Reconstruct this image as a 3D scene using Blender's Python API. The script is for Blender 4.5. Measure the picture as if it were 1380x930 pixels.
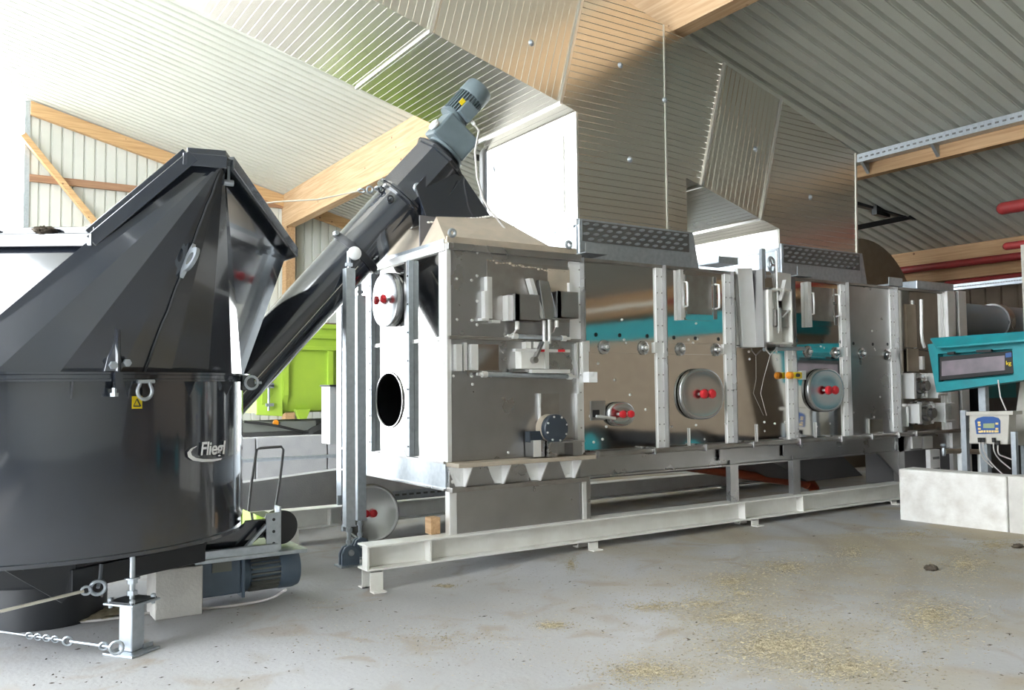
import bpy, bmesh, math, random
from mathutils import Vector, Matrix
random.seed(7)
for o in list(bpy.data.objects): bpy.data.objects.remove(o)
scene = bpy.context.scene
COL = scene.collection

# ------------------------------------------------------------------ camera
# X runs along the dryer, Y away from its long front, Z up; metres
FOC, YAW, PITCH, ROLL, CAMH = 1150.7, 0.576003, 0.0488137, -0.0098912, 1.6
FWD = Vector((math.cos(PITCH)*math.sin(YAW), math.cos(PITCH)*math.cos(YAW), math.sin(PITCH)))
_r = Vector((math.cos(YAW), -math.sin(YAW), 0)); _u = _r.cross(FWD)
RGT = _r*math.cos(ROLL) + _u*math.sin(ROLL)
UPV = -_r*math.sin(ROLL) + _u*math.cos(ROLL)
EYE = Vector((0, 0, CAMH))
cam = bpy.data.cameras.new('camera')
cam.sensor_fit = 'HORIZONTAL'; cam.sensor_width = 36.0; cam.lens = FOC*36.0/1380.0
cam.clip_start = 0.05; cam.clip_end = 500
camo = bpy.data.objects.new('camera', cam); COL.objects.link(camo)
camo.matrix_world = Matrix(((RGT.x, UPV.x, -FWD.x, EYE.x), (RGT.y, UPV.y, -FWD.y, EYE.y), (RGT.z, UPV.z, -FWD.z, EYE.z), (0, 0, 0, 1)))
scene.camera = camo

# ------------------------------------------------------------------ world, exposure
world = bpy.data.worlds.new('sky'); scene.world = world; world.use_nodes = True
wn = world.node_tree.nodes; wl = world.node_tree.links
bg = wn['Background']; bg.inputs['Strength'].default_value = 6.0
bg.inputs['Color'].default_value = (0.90, 0.955, 1.0, 1)
sun = bpy.data.lights.new('sun_offscreen', 'SUN'); sun.energy = 2.5; sun.angle = math.radians(3); sun.color = (1, .95, .87)
suno = bpy.data.objects.new('sun_offscreen', sun); COL.objects.link(suno)
suno.rotation_euler = Vector((0.45, -0.55, -0.95)).to_track_quat('-Z', 'Y').to_euler()
scene.view_settings.view_transform = 'Standard'; scene.view_settings.look = 'None'
scene.view_settings.gamma = 1.0; scene.view_settings.use_curve_mapping = False
scene.view_settings.exposure = 1.32

# ------------------------------------------------------------------ measuring: a line of sight met with a real plane of the place
def _ray(x, y): return FWD + RGT*((x-690)/FOC) - UPV*((y-465)/FOC)
def FY(x, y, Y): d = _ray(x, y); return EYE + d*(Y/d.y)
def FX(x, y, X): d = _ray(x, y); return EYE + d*(X/d.x)
def FZ(x, y, Z): d = _ray(x, y); return EYE + d*((Z-CAMH)/d.z)

# the floor lies level under the hopper and rises a hand's breadth towards the dryer's far end
def _ss(a, b, x): t = min(1, max(0, (x-a)/(b-a))); return t*t*(3-2*t)
def hz(x): return .09*_ss(3.2, 5.3, x)+.03*_ss(6, 10.5, x)
def FG(px, py):
    z = 0
    for _ in range(25): p = FZ(px, py, z); z = .5*z+.5*hz(p.x)
    return p

# ------------------------------------------------------------------ materials
def newmat(name):
    m = bpy.data.materials.new(name); m.use_nodes = True
    return m, m.node_tree.nodes, m.node_tree.links, m.node_tree.nodes['Principled BSDF']
def pbr(name, col, rough=.5, metal=0., col2=None, nscale=8., contrast=.5, bump=0., bscale=60., rvar=0., coat=0., stretch=None, spec=None):
    m, n, l, b = newmat(name)
    b.inputs['Base Color'].default_value = (*col, 1); b.inputs['Roughness'].default_value = rough; b.inputs['Metallic'].default_value = metal
    if coat: b.inputs['Coat Weight'].default_value = coat; b.inputs['Coat Roughness'].default_value = .05
    if spec is not None: b.inputs['Specular IOR Level'].default_value = spec
    tc = n.new('ShaderNodeTexCoord'); mp = n.new('ShaderNodeMapping'); l.new(tc.outputs['Object'], mp.inputs['Vector'])
    if stretch: mp.inputs['Scale'].default_value = stretch
    if col2 or rvar:
        nz = n.new('ShaderNodeTexNoise'); nz.inputs['Scale'].default_value = nscale; nz.inputs['Detail'].default_value = 6
        l.new(mp.outputs['Vector'], nz.inputs['Vector'])
        rp = n.new('ShaderNodeMapRange'); rp.inputs['From Min'].default_value = .5-contrast/2; rp.inputs['From Max'].default_value = .5+contrast/2
        l.new(nz.outputs['Fac'], rp.inputs['Value'])
        if col2:
            mx = n.new('ShaderNodeMix'); mx.data_type = 'RGBA'; mx.inputs['A'].default_value = (*col, 1); mx.inputs['B'].default_value = (*col2, 1)
            l.new(rp.outputs['Result'], mx.inputs['Factor']); l.new(mx.outputs['Result'], b.inputs['Base Color'])
        if rvar:
            r2 = n.new('ShaderNodeMapRange'); r2.inputs['To Min'].default_value = max(0, rough-rvar); r2.inputs['To Max'].default_value = rough+rvar
            l.new(rp.outputs['Result'], r2.inputs['Value']); l.new(r2.outputs['Result'], b.inputs['Roughness'])
    if bump:
        bn = n.new('ShaderNodeTexNoise'); bn.inputs['Scale'].default_value = bscale; bn.inputs['Detail'].default_value = 3
        l.new(mp.outputs['Vector'], bn.inputs['Vector'])
        bp = n.new('ShaderNodeBump'); bp.inputs['Strength'].default_value = bump; bp.inputs['Distance'].default_value = .02
        l.new(bn.outputs['Fac'], bp.inputs['Height']); l.new(bp.outputs['Normal'], b.inputs['Normal'])
    return m
def wood(name, c1, c2, axis='Y', c3=None):
    m, n, l, b = newmat(name)
    tc = n.new('ShaderNodeTexCoord'); mp = n.new('ShaderNodeMapping'); l.new(tc.outputs['Object'], mp.inputs['Vector'])
    mp.inputs['Scale'].default_value = {'Y': (9, .35, 9), 'X': (.35, 9, 9), 'Z': (9, 9, .35)}[axis]
    nz = n.new('ShaderNodeTexNoise'); nz.inputs['Scale'].default_value = 3; nz.inputs['Detail'].default_value = 8; nz.inputs['Distortion'].default_value = .6
    l.new(mp.outputs['Vector'], nz.inputs['Vector'])
    rp = n.new('ShaderNodeValToRGB'); rp.color_ramp.elements[0].position = .35; rp.color_ramp.elements[1].position = .68
    rp.color_ramp.elements[0].color = (*c1, 1); rp.color_ramp.elements[1].color = (*c2, 1)
    l.new(nz.outputs['Fac'], rp.inputs['Fac'])
    vo = n.new('ShaderNodeTexVoronoi'); vo.inputs['Scale'].default_value = 3.2; l.new(tc.outputs['Object'], vo.inputs['Vector'])
    kr = n.new('ShaderNodeMapRange'); kr.inputs['From Min'].default_value = .05; kr.inputs['From Max'].default_value = .09
    l.new(vo.outputs['Distance'], kr.inputs['Value'])
    mx = n.new('ShaderNodeMix'); mx.data_type = 'RGBA'; mx.inputs['A'].default_value = (*(c3 or (.16, .07, .03)), 1)
    l.new(kr.outputs['Result'], mx.inputs['Factor']); l.new(rp.outputs['Color'], mx.inputs['B']); l.new(mx.outputs['Result'], b.inputs['Base Color'])
    b.inputs['Roughness'].default_value = .7
    return m
M = {}
M['mirror'] = pbr('polished_stainless', (.58, .57, .55), .06, 1, bump=.03, bscale=1.6)
M['stainless'] = pbr('satin_stainless', (.47, .47, .475), .30, 1, col2=(.40, .395, .39), nscale=3, bump=.03, bscale=9, rvar=.06)
M['stainless_dirty'] = pbr('dusty_stainless', (.45, .44, .43), .38, 1, col2=(.34, .31, .28), nscale=6, rvar=.08)
M['bright'] = pbr('bright_steel', (.88, .88, .87), .42, .55, col2=(.80, .79, .77), nscale=5)
M['lid'] = pbr('lid_steel', (.50, .505, .51), .24, 1, bump=.03, bscale=5)
M['alu'] = pbr('aluminium_sheet', (.70, .675, .62), .25, 1, col2=(.69, .66, .60), nscale=.8, contrast=.6, rvar=.03)
M['alu_trim'] = pbr('aluminium_trim', (.82, .81, .78), .35, 1)
M['galv'] = pbr('galvanised_steel', (.52, .56, .60), .42, .85, col2=(.42, .46, .50), nscale=22, rvar=.08)
M['galv_dark'] = pbr('galvanised_mesh', (.20, .20, .20), .5, .8)
M['white_paint'] = pbr('white_paint', (.84, .83, .79), .42, 0, col2=(.74, .72, .67), nscale=5, contrast=.35)
M['white_panel'] = pbr('white_coated_panel', (.88, .89, .90), .35)
M['black'] = pbr('black_gloss_paint', (.014, .019, .030), .15, 0, coat=1., spec=.8, bump=.02, bscale=2.5, rvar=.04, col2=(.022, .025, .033), nscale=3)
M['black_dull'] = pbr('black_dull_paint', (.020, .022, .026), .4)
M['rubber'] = pbr('black_rubber', (.02, .02, .02), .7)
M['slate'] = pbr('slate_cover_paint', (.035, .045, .06), .4)
M['bluegrey'] = pbr('blue_grey_motor_paint', (.12, .165, .22), .38, .0, col2=(.095, .13, .18), nscale=6, bump=.03)
M['motor_grey'] = pbr('grey_motor_paint', (.14, .18, .20), .35, 0, col2=(.11, .145, .16), nscale=8)
M['fin_dark'] = pbr('dark_grey_fin_metal', (.20, .21, .19), .55, .3)  # plain dark grey colour of fins and small plates
M['red'] = pbr('red_plastic', (.62, .02, .03), .35)
M['red_pipe'] = pbr('red_pipe_paint', (.36, .03, .03), .45, 0, col2=(.25, .03, .03), nscale=9)
M['teal'] = pbr('teal_paint', (.012, .27, .30), .4, 0, col2=(.02, .20, .23), nscale=7)
M['green'] = pbr('lime_green_paint', (.36, .52, .05), .4, 0, col2=(.31, .46, .05), nscale=4)
M['yellow'] = pbr('yellow_plastic', (.80, .60, .01), .4)
M['orange'] = pbr('orange_plastic', (.85, .30, .02), .4)
M['brown_sheet'] = pbr('dusty_brown_sheet', (.36, .29, .22), .6, .15, col2=(.28, .22, .16), nscale=6)
M['dust_top'] = pbr('dust_covered_steel', (.50, .42, .33), .6, .2, col2=(.40, .35, .28), nscale=7)
M['concrete'] = pbr('concrete_block', (.60, .58, .54), .85, 0, col2=(.48, .46, .43), nscale=7, bump=.3, bscale=45)
M['concrete_white'] = pbr('whitewashed_concrete', (.76, .75, .72), .8, 0, col2=(.56, .53, .49), nscale=7, contrast=.5, bump=.35, bscale=30)
M['concrete_kerb'] = pbr('kerb_concrete', (.40, .40, .40), .85, 0, col2=(.34, .34, .35), nscale=5, bump=.2)
M['glulam'] = wood('glulam_timber', (.48, .30, .16), (.62, .43, .26), 'Y')
M['timber'] = wood('spruce_timber', (.46, .27, .13), (.62, .40, .22), 'Y')
M['timber_x'] = wood('spruce_rafter', (.56, .33, .15), (.72, .47, .24), 'X')
M['timber_red'] = wood('brown_girt', (.32, .17, .10), (.42, .24, .14), 'X')
M['board'] = wood('board_wood', (.55, .32, .12), (.72, .46, .2), 'X')
M['sheet'] = pbr('corrugated_sheet_coating', (.62, .63, .57), .42, 0, col2=(.56, .57, .51), nscale=1.2, contrast=.6)
M['sheet_wall'] = pbr('corrugated_wall_coating', (.70, .71, .67), .45, 0, col2=(.64, .65, .61), nscale=1.5)
M['dark_wall'] = pbr('brown_shed_wall', (.22, .17, .125), .8, 0, col2=(.17, .135, .10), nscale=3)
M['chip'] = pbr('chopped_straw', (.44, .38, .26), .9, 0, col2=(.17, .14, .085), nscale=25)
M['dirt'] = pbr('dark_dirt', (.11, .085, .06), .95, 0, col2=(.05, .04, .03), nscale=30, bump=.6, bscale=50)
M['heap'] = pbr('brown_fibre_heap', (.19, .135, .09), .95, 0, col2=(.11, .08, .055), nscale=5, bump=.7, bscale=12)
M['screen'] = pbr('display_glass', (.16, .15, .16), .25, 0, col2=(.26, .21, .24), nscale=6)
M['lcd'] = pbr('grey_green_lcd', (.30, .36, .22), .3)
M['blue_plastic'] = pbr('blue_keypad', (.03, .09, .28), .4)
M['pale_yellow'] = pbr('pale_key', (.85, .62, .25), .4)
M['box_grey'] = pbr('dusty_grey_box', (.56, .54, .49), .6, 0, col2=(.44, .41, .36), nscale=7)
M['pipe_grey'] = pbr('grey_plastic_pipe', (.24, .27, .30), .35)
M['white_text'] = pbr('white_sticker', (.9, .9, .9), .5)
M['cable'] = pbr('pale_grey_cable', (.55, .52, .50), .6)
M['rope'] = pbr('wire_rope', (.62, .58, .50), .45, .6)
M['foam'] = pbr('white_sealant', (.85, .83, .78), .7)
M['purple_grey'] = pbr('grey_rubber_skirt', (.12, .115, .12), .55)
M['red_drain'] = pbr('orange_red_plastic', (.42, .09, .04), .45)

def floor_mat():
    m, n, l, b = newmat('dusty_concrete_floor')
    tc = n.new('ShaderNodeTexCoord')
    def noise(sc, det, dist=0.):
        z = n.new('ShaderNodeTexNoise'); z.inputs['Scale'].default_value = sc; z.inputs['Detail'].default_value = det; z.inputs['Distortion'].default_value = dist
        l.new(tc.outputs['Object'], z.inputs['Vector']); return z
    def ramp(src, a, c):
        r = n.new('ShaderNodeMapRange'); r.inputs['From Min'].default_value = a; r.inputs['From Max'].default_value = c
        l.new(src, r.inputs['Value']); return r.outputs['Result']
    def mix(f, a, c):
        x = n.new('ShaderNodeMix'); x.data_type = 'RGBA'; l.new(f, x.inputs['Factor'])
        for k, s in (('A', a), ('B', c)):
            if isinstance(s, tuple): x.inputs[k].default_value = (*s, 1)
            else: l.new(s, x.inputs[k])
        return x.outputs['Result']
    base = mix(ramp(noise(.55, 5, .4).outputs['Fac'], .35, .68), (.40, .40, .41), (.315, .31, .305))
    base = mix(ramp(noise(2.6, 8, .8).outputs['Fac'], .54, .72), base, (.30, .265, .22))
    # strewn straw dust: settles to the right, in front of the concrete wall
    sp = n.new('ShaderNodeSeparateXYZ'); l.new(tc.outputs['Object'], sp.inputs[0])
    gx = ramp(sp.outputs['X'], 2.5, 8.0)
    mul = n.new('ShaderNodeMath'); mul.operation = 'MULTIPLY'; l.new(gx, mul.inputs[0]); l.new(ramp(noise(1.1, 7, 1.).outputs['Fac'], .42, .62), mul.inputs[1])
    base = mix(mul.outputs[0], base, (.345, .295, .21))
    for (px_, py_, rd) in ((1060,865,1.0), (900,900,.45), (960,820,.6), (1060,765,.8), (1270,830,1.0), (1310,760,1.3), (1160,740,1.0), (745,843,.22), (800,737,.45), (1140,905,.6), (985,785,.4)):
        pc = FG(px_, py_); dx = n.new('ShaderNodeVectorMath'); dx.operation = 'DISTANCE'; l.new(tc.outputs['Object'], dx.inputs[0]); dx.inputs[1].default_value = tuple(pc)
        ad = n.new('ShaderNodeMath'); ad.operation = 'MULTIPLY_ADD'; l.new(noise(3.5, 6, .6).outputs['Fac'], ad.inputs[0]); ad.inputs[1].default_value = rd*1.6; l.new(dx.outputs['Value'], ad.inputs[2])
        rg_ = n.new('ShaderNodeMapRange'); rg_.inputs['From Min'].default_value = rd*1.75; rg_.inputs['From Max'].default_value = rd*.9; rg_.inputs['To Max'].default_value = .42; l.new(ad.outputs[0], rg_.inputs['Value'])
        base = mix(rg_.outputs['Result'], base, (.315, .275, .195))
    for (cx_, cy_, rr, ww, am) in ((4.25, 7.3, 3.35, .16, .55), (4.25, 7.3, 3.9, .12, .4), (4.25, 7.3, 2.6, .12, .35)):
        dx = n.new('ShaderNodeVectorMath'); dx.operation = 'DISTANCE'; l.new(tc.outputs['Object'], dx.inputs[0]); dx.inputs[1].default_value = (cx_, cy_, .1)
        sb = n.new('ShaderNodeMath'); sb.operation = 'SUBTRACT'; l.new(dx.outputs['Value'], sb.inputs[0]); sb.inputs[1].default_value = rr
        ab = n.new('ShaderNodeMath'); ab.operation = 'ABSOLUTE'; l.new(sb.outputs[0], ab.inputs[0])
        rg_ = n.new('ShaderNodeMapRange'); rg_.inputs['From Min'].default_value = ww; rg_.inputs['From Max'].default_value = 0; rg_.inputs['To Max'].default_value = am; l.new(ab.outputs[0], rg_.inputs['Value'])
        gm_ = n.new('ShaderNodeMath'); gm_.operation = 'MULTIPLY'; l.new(rg_.outputs['Result'], gm_.inputs[0]); l.new(ramp(sp.outputs['X'], 4.6, 6.2), gm_.inputs[1])
        base = mix(gm_.outputs[0], base, (.27, .235, .19))
    base = mix(ramp(noise(45, 3).outputs['Fac'], .66, .72), base, (.22, .19, .15))
    l.new(base, b.inputs['Base Color']); b.inputs['Roughness'].default_value = .72
    bp = n.new('ShaderNodeBump'); bp.inputs['Strength'].default_value = .25; bp.inputs['Distance'].default_value = .01
    l.new(noise(30, 6).outputs['Fac'], bp.inputs['Height']); l.new(bp.outputs['Normal'], b.inputs['Normal'])
    return m
M['floor'] = floor_mat()
M['ground'] = pbr('yard_ground', (.52, .51, .48), .9, 0, col2=(.44, .43, .40), nscale=.6)

# ------------------------------------------------------------------ mesh builder
def V(*a): return Vector(a)
def origin(o):
    p = Vector((0, 0, 0))
    while o: p += Vector(o.location); o = o.parent
    return p
class MB:
    def __init__(s): s.v = []; s.f = []
    def add(s, vs, fs):
        k = len(s.v); s.v += [tuple(p) for p in vs]; s.f += [tuple(i+k for i in f) for f in fs]; return s
    def box(s, x0, x1, y0, y1, z0, z1):
        if x0 > x1: x0, x1 = x1, x0
        if y0 > y1: y0, y1 = y1, y0
        if z0 > z1: z0, z1 = z1, z0
        return s.add([(x0,y0,z0),(x1,y0,z0),(x1,y1,z0),(x0,y1,z0),(x0,y0,z1),(x1,y0,z1),(x1,y1,z1),(x0,y1,z1)],
                     [(0,3,2,1),(4,5,6,7),(0,1,5,4),(1,2,6,5),(2,3,7,6),(3,0,4,7)])
    def obox(s, c, ax, ay, az):
        c = Vector(c); ax = Vector(ax); ay = Vector(ay); az = Vector(az)
        if ax.cross(ay).dot(az) < 0: az = -az
        P = [c-ax-ay-az, c+ax-ay-az, c+ax+ay-az, c-ax+ay-az, c-ax-ay+az, c+ax-ay+az, c+ax+ay+az, c-ax+ay+az]
        return s.add(P, [(0,3,2,1),(4,5,6,7),(0,1,5,4),(1,2,6,5),(2,3,7,6),(3,0,4,7)])
    def bar(s, a, b, w, h, up=(0,0,1)):
        a = Vector(a); b = Vector(b); d = (b-a); L = d.length; d.normalize(); up = Vector(up)
        sd = d.cross(up)
        if sd.length < 1e-4: sd = d.cross(Vector((1,0,0)))
        sd.normalize(); u2 = sd.cross(d)
        return s.obox((a+b)/2, d*L/2, sd*w/2, u2*h/2)
    def frame(s, d):
        d = Vector(d).normalized(); t = Vector((0,0,1)) if abs(d.z) < .9 else Vector((1,0,0))
        a = d.cross(t).normalized(); return a, d.cross(a).normalized()   # a x b = ... right-handed about d
    def lathe(s, o, d, prof, n=24, cap0=True, cap1=True, ph=0.):
        o = Vector(o); d = Vector(d).normalized(); a, b = s.frame(d); k = len(s.v); vs = []; fs = []
        for (t, r) in prof:
            for i in range(n):
                q = 2*math.pi*(i)/n+ph; vs.append(o+d*t+(a*math.cos(q)+b*math.sin(q))*r)
        for j in range(len(prof)-1):
            for i in range(n):
                i2 = (i+1) % n; fs.append((j*n+i, j*n+i2, (j+1)*n+i2, (j+1)*n+i))
        if cap0: fs.append(tuple(range(n-1, -1, -1)))
        if cap1: fs.append(tuple((len(prof)-1)*n+i for i in range(n)))
        return s.add(vs, fs)
    def cyl(s, a, b, r, r1=None, n=16):
        a = Vector(a); b = Vector(b); L = (b-a).length
        return s.lathe(a, b-a, [(0, r), (L, r if r1 is None else r1)], n)
    def tube(s, path, r, n=8):
        P = [Vector(p) for p in path]; vs = []; fs = []; prev = None
        for i, p in enumerate(P):
            d = (P[min(i+1, len(P)-1)]-P[max(i-1, 0)]).normalized()
            if prev is None: a, b = s.frame(d)
            else:
                a = prev-d*prev.dot(d)
                a.normalize(); b = d.cross(a)
            prev = a
            for k in range(n):
                q = 2*math.pi*k/n; vs.append(p+(a*math.cos(q)+b*math.sin(q))*r)
        for i in range(len(P)-1):
            for k in range(n):
                k2 = (k+1) % n; fs.append((i*n+k, i*n+k2, (i+1)*n+k2, (i+1)*n+k))
        fs.append(tuple(range(n-1, -1, -1))); fs.append(tuple((len(P)-1)*n+k for k in range(n)))
        return s.add(vs, fs)
    def prism(s, poly, vec):
        P = [Vector(p) for p in poly]; vec = Vector(vec); n = len(P)
        nr = Vector((0,0,0))
        for i in range(n): nr += P[i].cross(P[(i+1) % n])
        if nr.dot(vec) > 0: P.reverse()
        return s.add(P+[p+vec for p in P], [tuple(range(n))]+[tuple(range(2*n-1, n-1, -1))]+[((i+1) % n, i, n+i, n+(i+1) % n) for i in range(n)])
    def torus(s, c, d, R, r, n=20, m=8, arc=(0, 2*math.pi)):
        d = Vector(d).normalized(); a, b = s.frame(d); c = Vector(c)
        full = abs(arc[1]-arc[0]-2*math.pi) < 1e-3
        P = [c+(a*math.cos(arc[0]+(arc[1]-arc[0])*i/n)+b*math.sin(arc[0]+(arc[1]-arc[0])*i/n))*R for i in range(n+1)]
        return s.tube(P, r, m)
    def oval(s, c, ax, ay, nrm, prof, n=40, p=2.6):
        # super-ellipse plate: prof = [(height along nrm, scale)]
        c = Vector(c); ax = Vector(ax); ay = Vector(ay); nrm = Vector(nrm); vs = []; fs = []
        flip = ax.cross(ay).dot(nrm) < 0
        for (h, k) in prof:
            for i in range(n):
                q = 2*math.pi*i/n; cx = math.cos(q); sy = math.sin(q)
                vs.append(c+nrm*h+ax*k*math.copysign(abs(cx)**(2/p), cx)+ay*k*math.copysign(abs(sy)**(2/p), sy))
        for j in range(len(prof)-1):
            for i in range(n):
                i2 = (i+1) % n; q = (j*n+i, j*n+i2, (j+1)*n+i2, (j+1)*n+i); fs.append(q[::-1] if flip else q)
        t = tuple((len(prof)-1)*n+i for i in range(n)); fs.append(t[::-1] if flip else t)
        t = tuple(range(n)); fs.append(t if flip else t[::-1])
        return s.add(vs, fs)
    def sphere(s, c, r, n=12, m=8, sc=(1,1,1)):
        c = Vector(c); vs = [c+V(0,0,-r*sc[2])]; fs = []
        for j in range(1, m):
            t = -math.pi/2+math.pi*j/m
            for i in range(n):
                q = 2*math.pi*i/n; vs.append(c+V(r*sc[0]*math.cos(t)*math.cos(q), r*sc[1]*math.cos(t)*math.sin(q), r*sc[2]*math.sin(t)))
        vs.append(c+V(0,0,r*sc[2]))
        for i in range(n):
            i2 = (i+1) % n; fs.append((0, 1+i2, 1+i)); fs.append((len(vs)-1, 1+(m-2)*n+i, 1+(m-2)*n+i2))
            for j in range(m-2): fs.append((1+j*n+i, 1+j*n+i2, 1+(j+1)*n+i2, 1+(j+1)*n+i))
        return s.add(vs, fs)
    def ribs(s, poly, n, along, pitch, w=.008, h=.005, off=0.):
        # raised sheet ribs on a planar polygon; n = outward normal, along = rib direction
        P = [Vector(p) for p in poly]; n = Vector(n).normalized(); al = Vector(along).normalized(); cr = n.cross(al).normalized()
        o = P[0]; q = [((p-o).dot(al), (p-o).dot(cr)) for p in P]
        lo = min(t[1] for t in q); hi = max(t[1] for t in q); c = lo+pitch/2+off
        while c < hi-.004:
            xs = []
            for i in range(len(q)):
                a, b = q[i], q[(i+1) % len(q)]
                if (a[1]-c)*(b[1]-c) < 0: xs.append(a[0]+(b[0]-a[0])*(c-a[1])/(b[1]-a[1]))
            xs.sort()
            for i in range(0, len(xs)-1, 2):
                A = o+al*xs[i]+cr*c; B = o+al*xs[i+1]+cr*c
                if (B-A).length < .02: continue
                s.add([A-cr*w/2, B-cr*w/2, B+n*h, A+n*h, A+cr*w/2, B+cr*w/2], [(0, 3, 2, 1), (3, 4, 5, 2), (0, 4, 3), (1, 2, 5)])
            c += pitch
        return s
    def build(s, name, mat, parent=None, smooth=35, bevel=0., loc=None):
        me = bpy.data.meshes.new(name); p = origin(parent) if parent else Vector((0,0,0))
        if loc is not None: p = p*0+Vector(loc)
        me.from_pydata([tuple(Vector(v)-p) for v in s.v], [], s.f); me.materials.append(M[mat] if isinstance(mat, str) else mat)
        me.update()
        if smooth:
            me.polygons.foreach_set('use_smooth', [True]*len(me.polygons)); me.set_sharp_from_angle(angle=math.radians(smooth))
        o = bpy.data.objects.new(name, me); COL.objects.link(o)
        if parent: o.parent = parent
        elif loc is not None: o.location = loc
        if bevel:
            bv = o.modifiers.new('bevel', 'BEVEL'); bv.width = bevel; bv.segments = 2; bv.limit_method = 'ANGLE'; bv.harden_normals = False
        return o
def tag(o, label, cat, group=None, kind=None):
    o['label'] = label; o['category'] = cat
    if group: o['group'] = group
    if kind: o['kind'] = kind
    return o
def thing(name, label, cat, loc, group=None, kind=None):
    o = bpy.data.objects.new(name, None); COL.objects.link(o); o.location = loc; o.empty_display_size = .1
    return tag(o, label, cat, group, kind)
def struct(name, mb, mat, label, cat, **k):
    return tag(mb.build(name, mat, **k), label, cat, None, 'structure')
def part_stuff(o): o['kind'] = 'stuff'; return o

# ------------------------------------------------------------------ the shed
RS = .257                                              # roof fall along +X
def roofz(x): return 6.522-RS*(x-6.836)
YB = 21.2
fl_x = [-7.3, 3.2]+[3.2+.175*i for i in range(1, 13)]+[6.0+.45*i for i in range(0, 11)]+[17.0]
struct('floor', MB().prism([(x, -11.5, hz(x)) for x in fl_x]+[(17.0, -11.5, -.2), (-7.3, -11.5, -.2)], (0, 32.9, 0)), 'floor', 'dusty grey concrete floor of the open shed', 'floor', smooth=20)
struct('ground', MB().box(-90, 90, -90, 90, -.5, -.205), 'ground', 'pale bright yard outside the open shed', 'ground', smooth=0)
def corrug(p0, dpitch, dlen, nrm, n, pitch, depth, prof):
    # sheet profile: prof = [(fraction of pitch, height fraction)], seen side is -nrm
    mb = MB(); vs = []; fs = []; p0 = Vector(p0); dp = Vector(dpitch).normalized(); nr = Vector(nrm).normalized(); dl = Vector(dlen)
    pts = []
    for i in range(n):
        for (u, h) in prof: pts.append(p0+dp*(pitch*(i+u))+nr*depth*h)
    pts.append(p0+dp*pitch*n)
    for p in pts: vs += [p, p+dl]
    for i in range(len(pts)-1): fs.append((2*i, 2*i+1, 2*i+3, 2*i+2))
    return mb.add(vs, fs)
x0r, x1r = -7.5, 16.9
roof = corrug((x0r, -11.5, roofz(x0r)), (0,1,0), (x1r-x0r, 0, roofz(x1r)-roofz(x0r)), (RS,0,1), 144, .23, .06, [(0,0),(.46,0),(.54,1),(.66,1),(.74,0),(.80,0),(.83,.3),(.86,0)])
struct('ceiling', roof, 'sheet', 'corrugated pale sheet roof falling to the right over timber beams', 'roof', smooth=0)
# far gable wall
wall = corrug((1.225, YB, 0), (1,0,0), (0,0,1), (0,1,0), 70, .222, .04, [(0,0),(.80,0),(.86,1),(.94,1)])
vs = []
for i, v in enumerate(wall.v):
    vs.append((v[0], v[1], roofz(v[0])-.02 if v[2] > .5 else 0))
wall.v = vs
struct('wall_back', wall, 'sheet_wall', 'white corrugated gable wall far behind the machines', 'wall', smooth=0)
struct('trim_1', MB().box(1.13, 1.235, YB-.05, YB+.1, 0, roofz(1.2)-.02), 'galv', 'galvanised edge profile beside the bright opening in the gable wall', 'trim', smooth=0)
# timber along the sloping top of the gable wall, the brace, girts and the big glulam
def rafter(name, x0, x1, y, w, h, mat, lab, drop=.03):
    return struct(name, MB().prism([(x0, y, roofz(x0)-drop), (x1, y, roofz(x1)-drop), (x1, y, roofz(x1)-drop-h), (x0, y, roofz(x0)-drop-h)], (0, w, 0)), mat, lab, 'timber', smooth=0)
rafter('trim_2', 1.235, 6.83, YB-.16, .15, .29, 'timber_x', 'sloping timber rafter along the top of the white gable wall')
rafter('trim_3', 7.1, 16.5, YB-.16, .15, .27, 'timber_x', 'sloping timber rafter beyond the large glued beam')
struct('trim_4', MB().box(1.235, 6.83, YB-.12, YB-.02, 6.172, 6.325), 'timber_red', 'reddish brown horizontal girt across the gable wall', 'timber', smooth=0)
pa = FY(36, 188, YB-.2); pb = FY(132, 305, YB-.2); dd = (pb-pa)
struct('trim_5', MB().bar(pa-dd*.05, pb+dd*1.2, .12, .20, (0,1,0)), 'timber_x', 'diagonal timber brace crossing the girt of the gable wall', 'timber', smooth=0)
gl = MB().prism([(6.836, -9.0, 5.675), (7.07, -9.0, 5.675), (7.07, -9.0, roofz(7.07)-.005), (6.836, -9.0, roofz(6.836)-.005)], (0, YB+9.0, 0))
struct('trim_6', gl, 'glulam', 'deep pale glued timber beam running under the roof', 'timber', smooth=0)
struct('trim_7', MB().box(6.836, 7.07, YB-.34, YB-.04, 0, 5.68), 'timber', 'timber post carrying the far end of the glued beam', 'timber', smooth=0)
b2 = MB().prism([(12.03, -11, 4.885), (12.2, -11, 4.885), (12.2, -11, roofz(12.2)-.005), (12.03, -11, roofz(12.03)-.005)], (0, YB+10.9, 0))
struct('trim_8', b2, 'timber', 'timber purlin with galvanised cable tray along its upper edge', 'timber', smooth=0)
b3 = MB().prism([(15.86, -11, 3.90), (16.02, -11, 3.90), (16.02, -11, roofz(16.02)-.005), (15.86, -11, roofz(15.86)-.005)], (0, YB+10.9, 0))
struct('trim_9', b3, 'timber', 'timber purlin low on the right above the red pipe', 'timber', smooth=0)
struct('trim_10', MB().box(15.99, 16.14, -11, YB-.1, 3.57, 3.79), 'timber', 'lowest timber rail beneath the red pipe', 'timber', smooth=0)
wr = corrug((16.75, -11.5, 0), (0,1,0), (0,0,3.95), (-1,0,0), 109, .3, .03, [(0,0),(.8,0),(.86,1),(.94,1)])
struct('wall_right', wr, 'dark_wall', 'brown shed wall behind the dryer on the low side', 'wall', smooth=0)
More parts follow.
